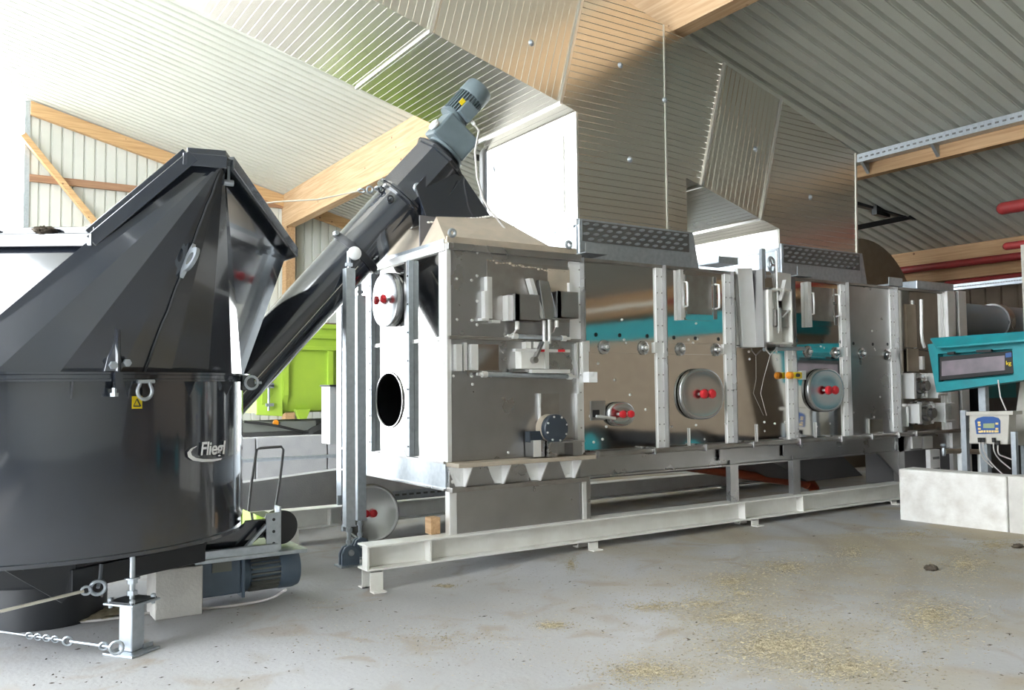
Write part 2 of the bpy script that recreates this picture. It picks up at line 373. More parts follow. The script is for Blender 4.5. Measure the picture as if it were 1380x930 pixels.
# the side of the shed facing the dryer: white sheet wall, mirrored in the polished panels
wf = corrug((-7.5, -11.4, 0), (1,0,0), (0,0,1), (0,-1,0), 48, .22, .04, [(0,0),(.80,0),(.86,1),(.94,1)])
wf2 = corrug((8.7, -11.4, 0), (1,0,0), (0,0,1), (0,-1,0), 37, .22, .04, [(0,0),(.80,0),(.86,1),(.94,1)]); wf.add(wf2.v, wf2.f)
wf3 = corrug((3.06, -11.4, 0), (1,0,0), (0,0,1), (0,-1,0), 26, .217, .04, [(0,0),(.80,0),(.86,1),(.94,1)]); wf.add([(v[0], v[1], v[2]) for v in wf3.v], wf3.f)
wf.v = [(v[0], v[1], roofz(v[0])-.02 if v[2] > .5 else 0) for v in wf.v]
struct('wall_front', wf, 'sheet_wall', 'white corrugated wall opposite the dryer, mirrored in its panels', 'wall', smooth=0)
wl = corrug((-7.5, -11.4, 0), (0,1,0), (0,0,1), (-1,0,0), 53, .22, .04, [(0,0),(.80,0),(.86,1),(.94,1)]); wl2 = corrug((-7.5, 11.5, 0), (0,1,0), (0,0,1), (-1,0,0), 44, .22, .04, [(0,0),(.80,0),(.86,1),(.94,1)]); wl.add(wl2.v, wl2.f); wl.v = [(v[0], v[1], roofz(-7.5)-.02 if v[2] > .5 else 0) for v in wl.v]
struct('wall_left_added', wl, 'sheet_wall', 'added unseen white corrugated side wall pieces dimming the light from the yard side', 'wall', smooth=0)  # unseen wall pieces added to dim the hopper facets and left roof
for k, z in enumerate((2.9, 4.1)):
    struct('trim_%d' % (11+k), MB().box(8.7, 16.6, -11.3, -11.1, z, z+.16), 'timber_red', 'brown rail on the wall opposite the dryer, %s one' % ('lower' if k == 0 else 'upper'), 'timber', smooth=0)
# galvanised perforated cable tray on the purlin
t = thing('cable_tray', 'galvanised perforated cable tray fixed along the timber purlin', 'cable tray', (11.98, 6.6, 5.1))
mb = MB(); mb.box(11.85, 12.03, -10.5, 8.45, 5.08, 5.10); mb.box(11.85, 11.865, -10.5, 8.45, 5.10, 5.21); mb.build('tray', 'galv', t, smooth=0)
mb = MB(); y = -3.0
while y < 8.4: mb.box(11.844, 11.852, y, y+.05, 5.13, 5.155); y += .1
part_stuff(mb.build('slot_shade', 'galv_dark', t, smooth=0))  # dark boxes on the tray stand in for its shaded slots
for y in (8.1, 6.95, 5.0, 2.7):
    MB().prism([(11.86, y, 5.08), (12.03, y, 5.08), (12.03, y, 4.91)], (0, .05, 0)).build('tray_bracket', 'galv', t, smooth=0)
# second tray, lower down behind the dryer end
t = thing('cable_tray', 'galvanised cable tray lower down, above the blue grey pipe', 'cable tray', (13.2, 6.8, 2.9))
pa = FX(1275, 389, 13.2); pb = FX(1385, 377, 13.2)
mb = MB().bar(pa+V(0,.2,0), pb-V(0,.6,0), .12, .09); mb.build('tray', 'galv', t, smooth=0)
mb = MB(); dv = (pb-pa)
for i in range(34): c = pa+dv*(i/32); mb.box(c.x-.068, c.x-.06, c.y-.015, c.y+.015, c.z-.008, c.z+.008)
part_stuff(mb.build('slot_shade', 'galv_dark', t, smooth=0))  # slots are solid dark boxes, their inner shade put into the colour
# red sprinkler / water pipes under the low purlins
def pipe(name, pts, r, mat, lab, cat='pipe', n=12, group=None):
    mb = MB().tube(pts, r, n); o = mb.build(name, mat, smooth=60); return tag(o, lab, cat, group)
pipe('red_pipe', [V(15.80, 12, 3.86), V(15.80, 6, 3.82), V(15.80, -4, 3.8)], .07, 'red_pipe', 'dark red pipe between the two low timber purlins')
pa = FX(1352, 281, 12.0)
o = MB(); o.tube([pa, pa+V(.02,-2.5,.0)], .085, 14); o.sphere(pa, .085, 12, 8); tag(o.build('red_pipe', 'red_pipe', smooth=60), 'bright red pipe with rounded end high beside the grey panel', 'pipe')
pa = FX(1357, 332, 12.2)
o = MB(); o.tube([pa, pa+V(.02,-2.5,.0)], .055, 14); o.sphere(pa, .055, 12, 8); tag(o.build('red_pipe', 'red_pipe', smooth=60), 'dark red pipe stub just over the low timber purlin', 'pipe')
pipe('red_pipe', [FX(1275, 382, 15.9), FX(1400, 368, 15.9)], .05, 'red_pipe', 'thin dark red pipe above the lower cable tray')
# black roof strut behind the second duct stack
t = thing('roof_strut', 'black steel strut pair meeting in a point under the roof', 'strut', (12.5, 9.1, 4.0))
A = FY(1233, 291, 8.9); B = FY(1140, 268, 9.4); C2 = FY(1140, 310, 9.4)
MB().bar(A, B, .12, .16).build('strut_arm', 'black_dull', t, smooth=0); MB().bar(A, C2, .08, .09).build('strut_arm', 'black_dull', t, smooth=0)
MB().obox((A+B)/2+V(0,0,-.06), V(.2,0,-.01), V(0,.05,0), V(0,0,.1)).build('gusset', 'black_dull', t, smooth=0)

# heap, teal feeder and pit: the open side across from the dryer (seen mirrored in the polished panels)
def heap(name, cx, cy, rx, ry, h, lab, seed, mat='heap', cat='heap'):
    rnd = random.Random(seed); n = 44; mb = MB(); vs = []; fs = []
    ph = [rnd.uniform(0, 6.28) for _ in range(6)]
    R = 14
    for j in range(R+1):
        for i in range(n):
            q = 2*math.pi*i/n; k = j/R
            w = 1+.10*math.sin(3*q+ph[0])+.06*math.sin(7*q+ph[1])
            z = h*(1-k)**.85*(1+.12*math.sin(4*q+ph[2]+5*k))+rnd.uniform(-.02, .02)*h*(0 if j == R else 1)
            vs.append((cx+rx*k*w*math.cos(q), cy+ry*k*w*math.sin(q), max(0, z) if j < R else -.01))
    for j in range(R):
        for i in range(n):
            i2 = (i+1) % n; fs.append((j*n+i, (j+1)*n+i, (j+1)*n+i2, j*n+i2))
    mb.add(vs, fs); return tag(mb.build(name, mat, smooth=60), lab, cat)
heap('fibre_heap', 12.9, -6.0, 2.9, 4.2, 3.2, 'large brown heap of dried fibre against the low wall, mirrored in the dryer', 3)
t = thing('feeder_wagon', 'dusty brown feeder wagon with teal rim opposite the dryer drive', 'wagon', (11.6, .8, 0))
MB().prism([(10.5, -1.6, 2.45), (12.7, -1.6, 2.45), (12.3, -1.6, .75), (10.9, -1.6, .75)], (0, 4.9, 0)).build('body', 'brown_sheet', t, smooth=0)
rim = MB(); rim.box(10.45, 10.55, -1.65, 3.35, 2.45, 2.8); rim.box(12.65, 12.75, -1.65, 3.35, 2.45, 2.8); rim.box(10.55, 12.65, -1.65, -1.55, 2.45, 2.8); rim.box(10.55, 12.65, 3.25, 3.35, 2.45, 2.8); rim.build('rim', 'teal', t, smooth=0)
for y in (-.6, 2.2):
    w = MB().lathe((10.75, y, .42), (-1,0,0), [(0,.3),(.02,.40),(.12,.42),(.2,.40),(.22,.28)], 28).build('wheel', 'rubber', t)
    MB().lathe((10.56, y, .42), (-1,0,0), [(0,.27),(.03,.25),(.035,.08)], 24).build('hub', 'teal', w); MB().cyl((10.7, y, .42), (12.4, y, .42), .06).build('axle', 'black_dull', t)
MB().box(11.0, 12.2, -1.4, 3.1, .5, .76).build('chassis', 'black_dull', t, smooth=0)

# ------------------------------------------------------------------ the dryer
YF = 6.40                                             # long front
XE = 3.50                                             # short end with the hatches
YR = 8.85                                             # rear
ZT, ZM, ZR, ZB = 2.83, 2.02, .965, .36                # top, seam, lower rail, top of beam
XP = [4.93, 5.925, 6.91, 7.895, 8.88, 9.86, 11.08]    # bay posts along the front
dry = thing('belt_dryer', 'long stainless steel belt dryer with polished panelled front', 'dryer', (XE, YF, ZB))
def P(name, mb, mat, parent=dry, **k): return mb.build(name, mat, parent, **k)
def rect(x0, y0, x1, y1, Y=YF):
    xm, ym = (x0+x1)/2, (y0+y1)/2
    return FY(x0, ym, Y).x, FY(x1, ym, Y).x, FY(xm, y1, Y).z, FY(xm, y0, Y).z
def zr(ox, oy, s):
    return lambda x0, y0, x1, y1, Y=YF: rect(ox+x0/s, oy+y0/s, ox+x1/s, oy+y1/s, Y)
Z5 = zr(580, 290, 4.043); Z6 = zr(580, 480, 3.722); Z7 = zr(640, 340, 5.8125); Z7b = zr(770, 320, 2.904); Z8 = zr(970, 300, 2.735); ZD = zr(980, 350, 6.2); ZR_ = zr(1200, 370, 3.322); Zp = zr(1190, 420, 6.2); Z62 = zr(580, 540, 6.27)
def fbox(r, d0, d1, name, mat, parent=dry, bevel=.0, smooth=0):
    x0, x1, z0, z1 = r
    return MB().box(x0, x1, YF-d1, YF-d0, z0, z1).build(name, mat, parent, smooth=smooth, bevel=bevel)

# core: rear, top, floor pan so that the housing is closed
P('rear_panel', MB().box(XE+.02, XP[6], YR-.03, YR, ZR, ZT), 'stainless', smooth=0)
P('roof_panel', MB().box(XE+.01, XP[6], YF+.01, YR-.03, ZT-.05, ZT-.02), 'stainless_dirty', smooth=0)
P('floor_pan', MB().box(XE+.02, XP[6], YF+.03, YR-.03, ZR-.03, ZR), 'stainless_dirty', smooth=0)
P('end_panel', MB().box(XP[6]-.02, XP[6], YF, YR, ZR, ZT), 'stainless', smooth=0)
# front panels, bay by bay
xs = [XE]+XP
for i in range(7):
    a, b = xs[i]+.005, xs[i+1]-.005
    mt = 'stainless' if i == 0 else ('mirror' if i not in (5,) else 'stainless')
    P('panel', MB().box(a, b, YF, YF+.02, ZM+.005, ZT-.05), mt, smooth=0)
    P('panel', MB().box(a, b, YF, YF+.02, ZR+.005, ZM-.005), mt, smooth=0)
P('top_rail', MB().box(XE-.005, XP[0], YF-.035, YF+.02, ZT-.05, ZT+.01), 'stainless', smooth=0, bevel=.004)
P('top_rail', MB().box(XP[0], XP[6], YF-.03, YF+.02, ZT-.045, ZT-.015), 'stainless_dirty', smooth=0, bevel=.004)
# posts: bright strip with an edge fin
for i, x in enumerate(XP[:6]):
    w = .10 if i else .13
    if i == 0:
        z0 = ZM-.02; P('post', MB().box(x-w, x-.005, YF-.012, YF, ZM+.02, ZT-.06), 'bright', smooth=0)
        P('post', MB().box(x-.055, x+.005, YF-.03, YF, ZR-.02, ZM+.02), 'bright', smooth=0)
    else:
        P('post', MB().box(x-w/2, x+w/2-.01, YF-.022, YF, ZR, ZT-.045), 'bright', smooth=0, bevel=.003)
    P('post_fin', MB().box(x+w/2-.012 if i else x-.004, x+w/2 if i else x+.008, YF-.075, YF, ZR if i else ZM, ZT-.02), 'stainless', smooth=0)
x = XP[6]; P('post', MB().box(x-.10, x, YF-.03, YF, ZR, ZT-.03), 'bright', smooth=0)
# screw heads along the posts
mb = MB()
for i, x in enumerate(XP[:6]):
    z = ZR+.08
    while z < ZT-.1:
        for dx in ((-.035, .025) if i else (-.03,)):
            mb.lathe((x+dx, YF-.022 if i else YF-.03, z), (0,-1,0), [(0,.008),(.006,.007)], 6)
        z += .165
part_stuff(P('post_screw', mb, 'stainless_dirty'))
# middle band with the round inspection plugs
for i in (1, 2, 4, 5):
    a, b = xs[i]+.055, xs[i+1]-.055
    P('band', MB().box(a, b, YF-.006, YF, 1.915, ZM+.01), 'mirror' if i != 5 else 'stainless', smooth=0, bevel=.002)
    for k in (0, 1):
        P('band_bracket', MB().box((a-.02, b-.03)[k], (a+.03, b+.02)[k], YF-.03, YF-.005, 1.925, 2.03), 'bright', smooth=0)
plugs = [(813,468),(866,469),(916,470.5),(964,471.5),(1088,474),(1125,475.5),(1160,476.5),(1194,478)]
for (px, py) in plugs:
    c = FY(px, py, YF)
    pg = P('inspection_plug', MB().lathe((c.x, YF-.004, c.z), (0,-1,0), [(0,.068),(.014,.068),(.018,.060),(.022,.04),(.045,.036),(.05,.03)], 24), 'lid')
    MB().lathe((c.x, YF-.05, c.z), (0,-1,0), [(0,.018),(.02,.016)], 6).build('plug_nut', 'bright', pg)
mb = MB()
for (px, py) in [(803,451),(835,452),(872,453),(908,455),(937,456),(968,457),(1074,459),(1108,460),(1133,461),(1150,463),(1176,464),(1196,464)]:
    c = FY(px, py, YF); mb.lathe((c.x, YF-.001, c.z), (0,-1,0), [(0,.02),(.003,.02)], 12)
part_stuff(P('drain_hole_shade', mb, 'black_dull'))  # black discs on the panel stand in for the shade inside holes
mb = MB()
for (px, py) in [(841,458),(843,462),(928,458),(934,462),(940,457),(1106,467),(1110,469),(1178,470),(1179,472),(806,490),(828,512),(849,532),(838,431),(870,552),(812,592),(817,575),(938,436),(905,575),(938,573),(978,571),(949,592),(800,596),(1009,474),(1010,484),(1046,474),(1047,484),(1030,569),(1044,571),(1058,569),(1030,581),(1100,575),(1118,571),(1112,420),(1150,556),(1178,562),(1186,535),(1175,446)]:
    c = FY(px, py, YF); mb.lathe((c.x, YF-.001, c.z), (0,-1,0), [(0,.014),(.007,.012)], 8)
part_stuff(P('panel_screw', mb, 'bright'))

def knob(c, n, parent, r=.034):
    n = Vector(n); k = MB().lathe(c, n, [(0,.014),(.055,.014)], 10).build('knob_shaft', 'bright', parent)
    prof = [(.03,.018),(.036,r),(.06,r*1.02),(.072,r*.9),(.078,r*.5)]
    MB().lathe(Vector(c)+n*.0, n, prof, 8).build('knob', 'red', parent, smooth=30)
def lid(px, py, hw, hh, knobs, r=.034):
    c = FY(px, py, YF); a = FY(px+hw, py, YF).x-c.x; h = c.z-FY(px, py+hh, YF).z
    o = P('hatch_lid', MB().oval((c.x, YF-.012, c.z), (a,0,0), (0,0,h), (0,-1,0), [(-.012,.90),(0,.90),(0,1),(.028,1),(.040,.97),(.046,.90),(.042,.86),(.040,.5),(.041,.02)], 44, 2.35), 'lid', smooth=50)
    for (dx, dz) in knobs: knob(V(c.x+dx, YF-.05, c.z+dz), (0,-1,0), o, r)
    return o
lid(942, 531, 29, 34.5, [(-.03, .0), (.085, .0)], .048)
lid(1109, 526, 24, 29.5, [(-.03, .0), (.09, .0)], .05)
lid(833.5, 558, 17.5, 16.5, [(-.03, .0), (.07, .0)], .036)
# slide opening with rod beside the small lid
r = Z7b(75, 640, 130, 715); fbox(r, 0, .012, 'slide_plate', 'stainless')
r = Z7b(80, 675, 106, 703); fbox(r, .010, .016, 'slide_opening_shade', 'black_dull')  # opening is a black plate, its inner shade put into the colour
c = FY(818, 561, YF); MB().cyl((c.x-.17, YF-.05, c.z+.005), (c.x+.06, YF-.05, c.z-.02), .014).build('slide_rod', 'bright', dry)
# small service plates in the lower panels
for r in (Z7b(460, 748, 530, 820), Z8(135, 745, 205, 805), Z8(352, 738, 412, 795), Z8(547, 725, 600, 780)):
    o = fbox(r, 0, .006, 'service_plate', 'mirror'); x0, x1, z0, z1 = r
    MB().box(x0-.006, x0+.006, YF-.018, YF-.004, z0-.01, z1+.01).build('plate_edge', 'bright', o, smooth=0)
# upper hatches with side handles
def hatch(r, edge):
    x0, x1, z0, z1 = r; w = x1-x0; h = z1-z0; c = .14
    pts = [(x0+c*w, z0), (x1-c*w, z0), (x1, z0+c*h*.6), (x1, z1-c*h*.6), (x1-c*w, z1), (x0+c*w, z1), (x0, z1-c*h*.6), (x0, z0+c*h*.6)]
    o = P('service_hatch', MB().prism([(p[0], YF, p[1]) for p in pts], (0,-.016,0)), 'mirror', smooth=0)
    MB().box(x0+.13*w, x1-.13*w, YF-.020, YF-.015, z0+.12*h, z1-.1*h).build('hatch_window', 'stainless_dirty', o, smooth=0)
    for s, xx in ((-1, x0+.02), (1, x1-.02)):
        MB().box(xx-.022, xx+.022, YF-.024, YF-.014, z0+.02, z1-.05).build('hatch_edge', 'bright' if s < 0 and edge else 'stainless', o, smooth=0)
        zc = (z0+z1)/2
        MB().tube([(xx, YF-.02, zc+.13), (xx, YF-.075, zc+.12), (xx, YF-.08, zc), (xx, YF-.075, zc-.12), (xx, YF-.02, zc-.13)], .012, 8).build('handle', 'bright', o)
    return o
hatch(Z7b(428, 132, 562, 325), True)
x0, x1, z0, z1 = Z7b(414, 128, 426, 324); MB().box(x0, x1, YF-.05, YF, z0, z1).build('hatch_rail', 'bright', dry, smooth=0)
hatch(Z8(322, 225, 425, 382), False)
x0, x1, z0, z1 = Z8(313, 220, 326, 386); MB().box(x0, x1, YF-.05, YF, z0, z1).build('hatch_rail', 'bright', dry, smooth=0)
# top edge brackets
for r in (Z7b(45, 28, 132, 66), Z7b(565, 78, 640, 105), Z8(275, 165, 330, 200), Z8(612, 205, 662, 235)):
    x0, x1, z0, z1 = r; o = MB(); o.box(x0, x1, YF-.04, YF+.25, z0, z0+.012); o.box(x0, x1, YF-.045, YF-.035, z0, z1); P('top_bracket', o, 'galv', smooth=0)
# damper box in the third bay
x0, x1, z0, z1 = ZD(65, 100, 500, 735)
P('damper_cheek', MB().prism([(x0, YF, z1), (x0+.27*(x1-x0), YF, z1+.02), (x0+.34*(x1-x0), YF, z0), (x0+.07*(x1-x0), YF, z0)], (0,-.05,0)), 'bright', smooth=0, bevel=.003)
r = ZD(205, 95, 225, 735); fbox(r, 0, .16, 'damper_side', 'stainless')
r = ZD(210, 95, 370, 260); fbox(r, 0, .02, 'damper_back', 'brown_sheet')
x0d, x1d, z0d, z1d = ZD(360, 110, 505, 740)
P('damper_cheek', MB().prism([(x0d, YF, z1d), (x1d, YF, z1d-.01), (x1d-.02, YF, z0d), (x0d+.15, YF, z0d)], (0,-.06,0)), 'bright', smooth=0, bevel=.003)
xa, xb, za, zb = ZD(232, 255, 432, 710)
mb = MB()
mb.box(xa, xb, YF-.06, YF-.05, za, zb); mb.box(xa, xa+.065, YF-.19, YF-.06, za, zb); mb.box(xb-.02, xb, YF-.19, YF-.06, za, zb); mb.box(xa, xb, YF-.19, YF-.06, zb-.025, zb); mb.box(xa, xb, YF-.19, YF-.06, za, za+.02)
dmp = P('damper_box', mb, 'white_paint', smooth=0, bevel=.003)
xq0, xq1, zq0, zq1 = ZD(285, 430, 415, 565)
MB().box(xq0, xq1, YF-.16, YF-.06, zq0, zq1).build('counterweight', 'stainless_dirty', dmp, smooth=0)
xm = (xa+xb)/2
MB().cyl((xm, YF-.15, za+.12), (xm, YF-.15, zb+.42), .012).build('rod', 'bright', dmp)
MB().box(xm-.03, xm+.01, YF-.19, YF-.17, zq0-.05, zq1+.02).build('rod_clamp', 'bright', dmp, smooth=0)
MB().bar((xm+.01, YF-.175, zq1+.10), (xm+.10, YF-.175, zq1+.33), .02, .05, (0,1,0)).build('lever', 'bright', dmp, smooth=0)
MB().bar((xm+.04, YF-.18, zq0+.1), (xm+.15, YF-.18, zq1), .01, .02, (0,1,0)).build('lever', 'bright', dmp, smooth=0)
c = FY(1040, 357, YF-.1)
wheel = MB(); wheel.torus(c, (.3,-1,.1), .085, .014, 24, 8)
for q in range(3):
    a = q*2.094; wheel.bar(c, c+V(.08*math.cos(a), .02*math.cos(a), .08*math.sin(a)), .012, .02)
wheel.build('hand_wheel', 'galv', dmp)
MB().box(c.x-.11, c.x-.05, YF-.06, YF-.02, c.z-.15, c.z+.18).build('wheel_bracket', 'galv', dmp, smooth=0)
r = ZD(360, 735, 600, 765); x0, x1, z0, z1 = r; MB().cyl((x0, YF-.09, z0+.02), (x1, YF-.07, z0+.03), .022).build('pneumatic_cylinder', 'galv', dmp)
c = FY(1032, 465, YF-.1); c2 = FY(1038, 478, YF-.1); c3 = FY(1045, 471, YF-.1)
MB().tube([c, (c+c2)/2+V(-.03,0,0), c2, c3], .007).build('hose', 'cable', dmp)
c4 = FY(1025, 530, YF-.05); c5 = FY(1033, 560, YF-.02)
MB().tube([c2, c4+V(.05,0,.15), c4, c5], .003, 6).build('cable', 'cable', dmp)
# yellow pull switch on the fourth post
c = FY(1064, 506, YF)
sw = P('emergency_switch', MB().box(c.x-.07, c.x+.07, YF-.12, YF-.03, c.z-.035, c.z+.035), 'yellow', bevel=.008, smooth=0)
MB().lathe((c.x-.14, YF-.08, c.z), (1,0,0), [(0,.02),(.02,.04),(.07,.04)], 12).build('switch_head', 'orange', sw)
MB().box(c.x+.08, c.x+.16, YF-.10, YF-.02, c.z-.05, c.z+.05).build('switch_bracket', 'bright', sw, smooth=0)
MB().lathe((c.x-.02, YF-.12, c.z), (0,-1,0), [(0,.022),(.03,.018)], 12).build('button', 'black_dull', sw)

# lower rail pipe with clamps, channel below, and legs
P('rail_pipe', MB().cyl((XP[0]-.05, YF-.10, ZR-.005), (11.6, YF-.10, ZR-.005), .026), 'stainless_dirty')
for px in (803, 879, 948, 1012, 1131, 1172, 1075, 1208, 1232):
    x = FY(px, 600, YF-.1).x; o = MB(); o.box(x-.012, x+.012, YF-.15, YF-.02, ZR-.04, ZR+.03); P('pipe_clamp', o, 'stainless', smooth=0, bevel=.004)
P('base_channel', MB().prism([(XP[0], YF-.05, ZR-.03), (XP[0], YF-.05, ZR-.035), (XP[0], YF-.0, ZR-.035), (XP[0], YF-.0, .755), (XP[0], YF-.05, .755), (XP[0], YF-.05, .74), (XP[0], YF+.01, .74), (XP[0], YF+.01, ZR-.03)], (XP[5]-XP[0], 0, 0)), 'stainless', smooth=0)
for (px, z0) in ((786, ZB), (987, ZB), (1071, ZB), (1213, ZB)):
    x = FY(px, 640, YF).x
    o = MB(); o.box(x-.06, x-.01, YF-.03, YF-.02, z0, ZR-.03); o.box(x-.01, x+.06, YF-.03, YF+.08, z0, ZR-.03)
    P('leg', o, 'stainless', smooth=0); 
    if px in (987, 1071): P('leg_plate', MB().box(x-.22, x+.20, YF-.04, YF-.025, .80, .92), 'stainless', smooth=0)
# sloping end sheet under the right end
a = FY(1182, 612, YF); P('end_skirt', MB().prism([(a.x, YF, .74), (9.92, YF, .74), (9.92, YF, .42)], (0,-.02,0)), 'stainless', smooth=0)
P('belly_trough', MB().prism([(8.0, YF+.5, .74), (9.4, YF+.5, .74), (9.9, YF+.5, .40), (8.8, YF+.5, .40)], (0, 1.3, 0)), 'purple_grey', smooth=0)

# ---- feed module on the left end: front
P('base_ledge', MB().box(XE-.01, XP[0]+.01, YF-.20, YF+.02, ZR-.035, ZR), 'dust_top', smooth=0, bevel=.004)
P('base_band', MB().box(XE, XP[0], YF-.02, YF+.02, .75, ZR-.035), 'stainless', smooth=0)
P('base_ledge', MB().box(XE-.01, XP[0]+.01, YF-.09, YF+.02, .715, .755), 'stainless_dirty', smooth=0, bevel=.004)
for px in (300, 625, 935, 1225):
    x = FY(580+px/6.27, 620, YF-.1).x
    g = MB(); g.prism([(x, YF-.02, ZR-.035), (x, YF-.195, ZR-.035), (x, YF-.085, .757), (x, YF-.02, .757)], (.012,0,0))
    g.prism([(x-.13, YF-.021, ZR-.04), (x, YF-.05, ZR-.04), (x, YF-.05, .76), (x-.06, YF-.021, .76)], (0,-.006,0))
    P('gusset', g, 'bright', smooth=0)
P('skirt_panel', MB().box(XE+.03, XP[0]-.01, YF-.02, YF+.0, ZB+.0, .715), 'stainless', smooth=0)
P('skirt_post', MB().box(XE-.01, XE+.06, YF-.04, YF+.04, ZB, .72), 'bright', smooth=0, bevel=.004)
P('skirt_post', MB().box(XP[0]-.03, XP[0]+.02, YF-.035, YF+.02, ZB, .72), 'bright', smooth=0, bevel=.004)
P('seam_ledge', MB().box(XE-.005, XP[0]+.0, YF-.035, YF, ZM-.01, ZM+.02), 'stainless_dirty', smooth=0, bevel=.003)
P('seam_ledge', MB().box(XE, XP[0]-.12, YF-.012, YF, FY(690, 513, YF).z, FY(690, 502, YF).z), 'stainless', smooth=0)
P('corner_post', MB().box(XE-.012, XE+.03, YF-.014, YF+.13, ZR-.0, ZT+.0), 'bright', smooth=0, bevel=.003)
mb = MB()
for (px, py) in [(642,341),(642,372),(634.6,378),(642,406),(642,438),(635,432),(614.5,376),(615,431),(610,507),(635,507),(661,507),(686,507),(709,507),(734,507),(757,507),(636,518),(684,610)]:
    c = FY(px, py, YF); mb.lathe((c.x, YF-.01, c.z), (0,-1,0), [(0,.014),(.008,.012)], 8)
for z in (.80, .86, .92): mb.lathe((XE+.03, YF-.02, z), (0,-1,0), [(0,.016),(.012,.014)], 6)
part_stuff(P('panel_screw', mb, 'bright'))
# slide-gate field in the upper panel
r = Z7(92, 92, 730, 540); fbox(r, 0, .012, 'gate_plate', 'stainless_dirty')
r = Z7(565, 135, 735, 330); fbox(r, .011, .016, 'rust_patch_plate', 'dust_top')
mb = MB(); x0, x1, z0, z1 = Z7(92, 85, 735, 105); random.seed(4); n = 26
for i in range(n):
    a = i/n; mb.sphere((x0+(x1-x0)*a, YF-.012, z1-.055*a-random.uniform(0,.02)), random.uniform(.008,.02), 6, 4, (1.3,.5,.7))
part_stuff(P('sealant_bead', mb, 'dust_top'))
for r, d in ((Z7(72, 195, 88, 520), .05), (Z7(90, 195, 125, 520), .025), (Z7(50, 308, 78, 540), .06), (Z7(22, 520, 80, 540), .07), (Z7(105, 535, 172, 558), .06), (Z7(715, 243, 735, 330), .05)):
    fbox(r, 0, d, 'gate_guide', 'bright', bevel=.002)
def chan(r, d, shade='stainless', side=.5, name='channel'):
    x0, x1, z0, z1 = r; w = (x1-x0)
    o = MB(); o.box(x0, x0+.05, YF-d, YF-.01, z0, z1); o.box(x0, x1, YF-d, YF-d+.01, z0, z1); o.box(x0, x1, YF-d, YF-.01, z0, z0+.012)
    return P(name, o, shade, smooth=0, bevel=.002)
chan(Z7(250, 340, 440, 548), .14, 'stainless'); fbox(Z7(212, 345, 262, 542), .0, .10, 'channel_side', 'bright')
chan(Z7(575, 320, 740, 525), .14, 'stainless')
x0, x1, z0, z1 = Z7(385, 218, 565, 525)
o = MB(); o.prism([(x0, YF-.02, z1), (x0+.04, YF-.02, z1), (x0+.17, YF-.02, z0), (x0+.12, YF-.02, z0)], (0,-.07,0)); P('gate_blade', o, 'bright', smooth=0)
o = MB(); o.prism([(x0+.09, YF-.06, z1-.01), (x0+.20, YF-.06, z1-.02), (x0+.30, YF-.06, z0), (x0+.15, YF-.06, z0)], (0,-.05,0)); P('gate_blade', o, 'lid', smooth=0, bevel=.004)
for xz in ((490, 540, 505, 700), (530, 535, 545, 720)):
    x0, x1, z0, z1 = Z7(*xz); MB().cyl(((x0+x1)/2, YF-.09, z0), ((x0+x1)/2, YF-.09, z1), .016).build('lift_rod', 'bright', dry)
for (a, b, py) in ((693, 760, 454), (652, 768, 505.5)):
    A = FY(a, py-1, YF-.06); B = FY(b, py+2, YF-.06)
    o = P('cylinder', MB().cyl(A, B, .022), 'galv')
    for (c, d) in ((A, B), (B, A)): MB().lathe(c, (c-d), [(-.03,.028),(.02,.028),(.02,.014),(.07,.014)], 12).build('cylinder_end', 'bright', o)
for (ax, ay, bx, by) in ((697, 433, 697, 444), (750, 432, 750, 441)):
    A = FY(ax, ay, YF-.08); B = FY(bx, by, YF-.08); MB().cyl(A, B, .02).build('stud', 'white_paint', dry)
A = FY(749, 440, YF-.07); MB().tube([A, FY(746, 447, YF-.07), FY(736, 453, YF-.07)], .008, 6).build('air_hose', 'cable', dry)
A = FY(697, 443, YF-.07); MB().tube([A, FY(692, 450, YF-.07), FY(680, 454, YF-.05)], .008, 6).build('air_hose', 'cable', dry)
# middle row: small window box, gate gear and brackets
r = Z5(125, 705, 158, 850); fbox(r, 0, .05, 'guide_strip', 'bright'); r = Z5(172, 695, 190, 850); fbox(r, 0, .03, 'guide_strip', 'bright'); r = Z5(205, 705, 242, 850); fbox(r, 0, .06, 'guide_strip', 'bright')
fbox(Z5(240, 705, 362, 848), 0, .03, 'inspection_window', 'mirror')
fbox(Z5(178, 846, 370, 858), 0, .06, 'window_sill', 'stainless_dirty')
o = fbox(Z5(462, 735, 585, 838), 0, .10, 'gate_box', 'white_paint', bevel=.003)
fbox(Z5(420, 733, 716, 748), .08, .13, 'gate_arm', 'bright', o); fbox(Z5(510, 842, 716, 862), .06, .13, 'gate_arm', 'bright', o); fbox(Z5(420, 840, 515, 856), .02, .08, 'gate_arm', 'stainless', o)
for r in (Z5(540, 735, 576, 748), Z5(650, 735, 686, 748)): fbox(r, .125, .135, 'red_mark', 'red', o)
fbox(Z5(585, 690, 605, 840), .05, .12, 'gate_post', 'bright', o); fbox(Z5(608, 690, 640, 838), .03, .09, 'gate_post', 'stainless', o)
for r in (Z5(497, 692, 525, 728), Z5(543, 692, 580, 728)): fbox(r, 0, .07, 'spacer_block', 'white_paint', o)
A = FY(580+610/4.043, 290+690/4.043, YF-.14); B = FY(580+565/4.043, 290+790/4.043, YF-.14)
MB().bar(A, B, .02, .05, (0,1,0)).build('gate_lever', 'stainless', o, smooth=0); MB().lathe(B+V(0,.02,0), (0,-1,0), [(0,.03),(.05,.028)], 12).build('gate_lever', 'stainless_dirty', o)
fbox(Z5(785, 700, 800, 890), 0, .03, 'guide_strip', 'bright'); fbox(Z5(815, 690, 845, 860), 0, .05, 'guide_strip', 'bright')
fbox(Z5(820, 855, 868, 912), .03, .12, 'terminal_box', 'white_panel', bevel=.004)
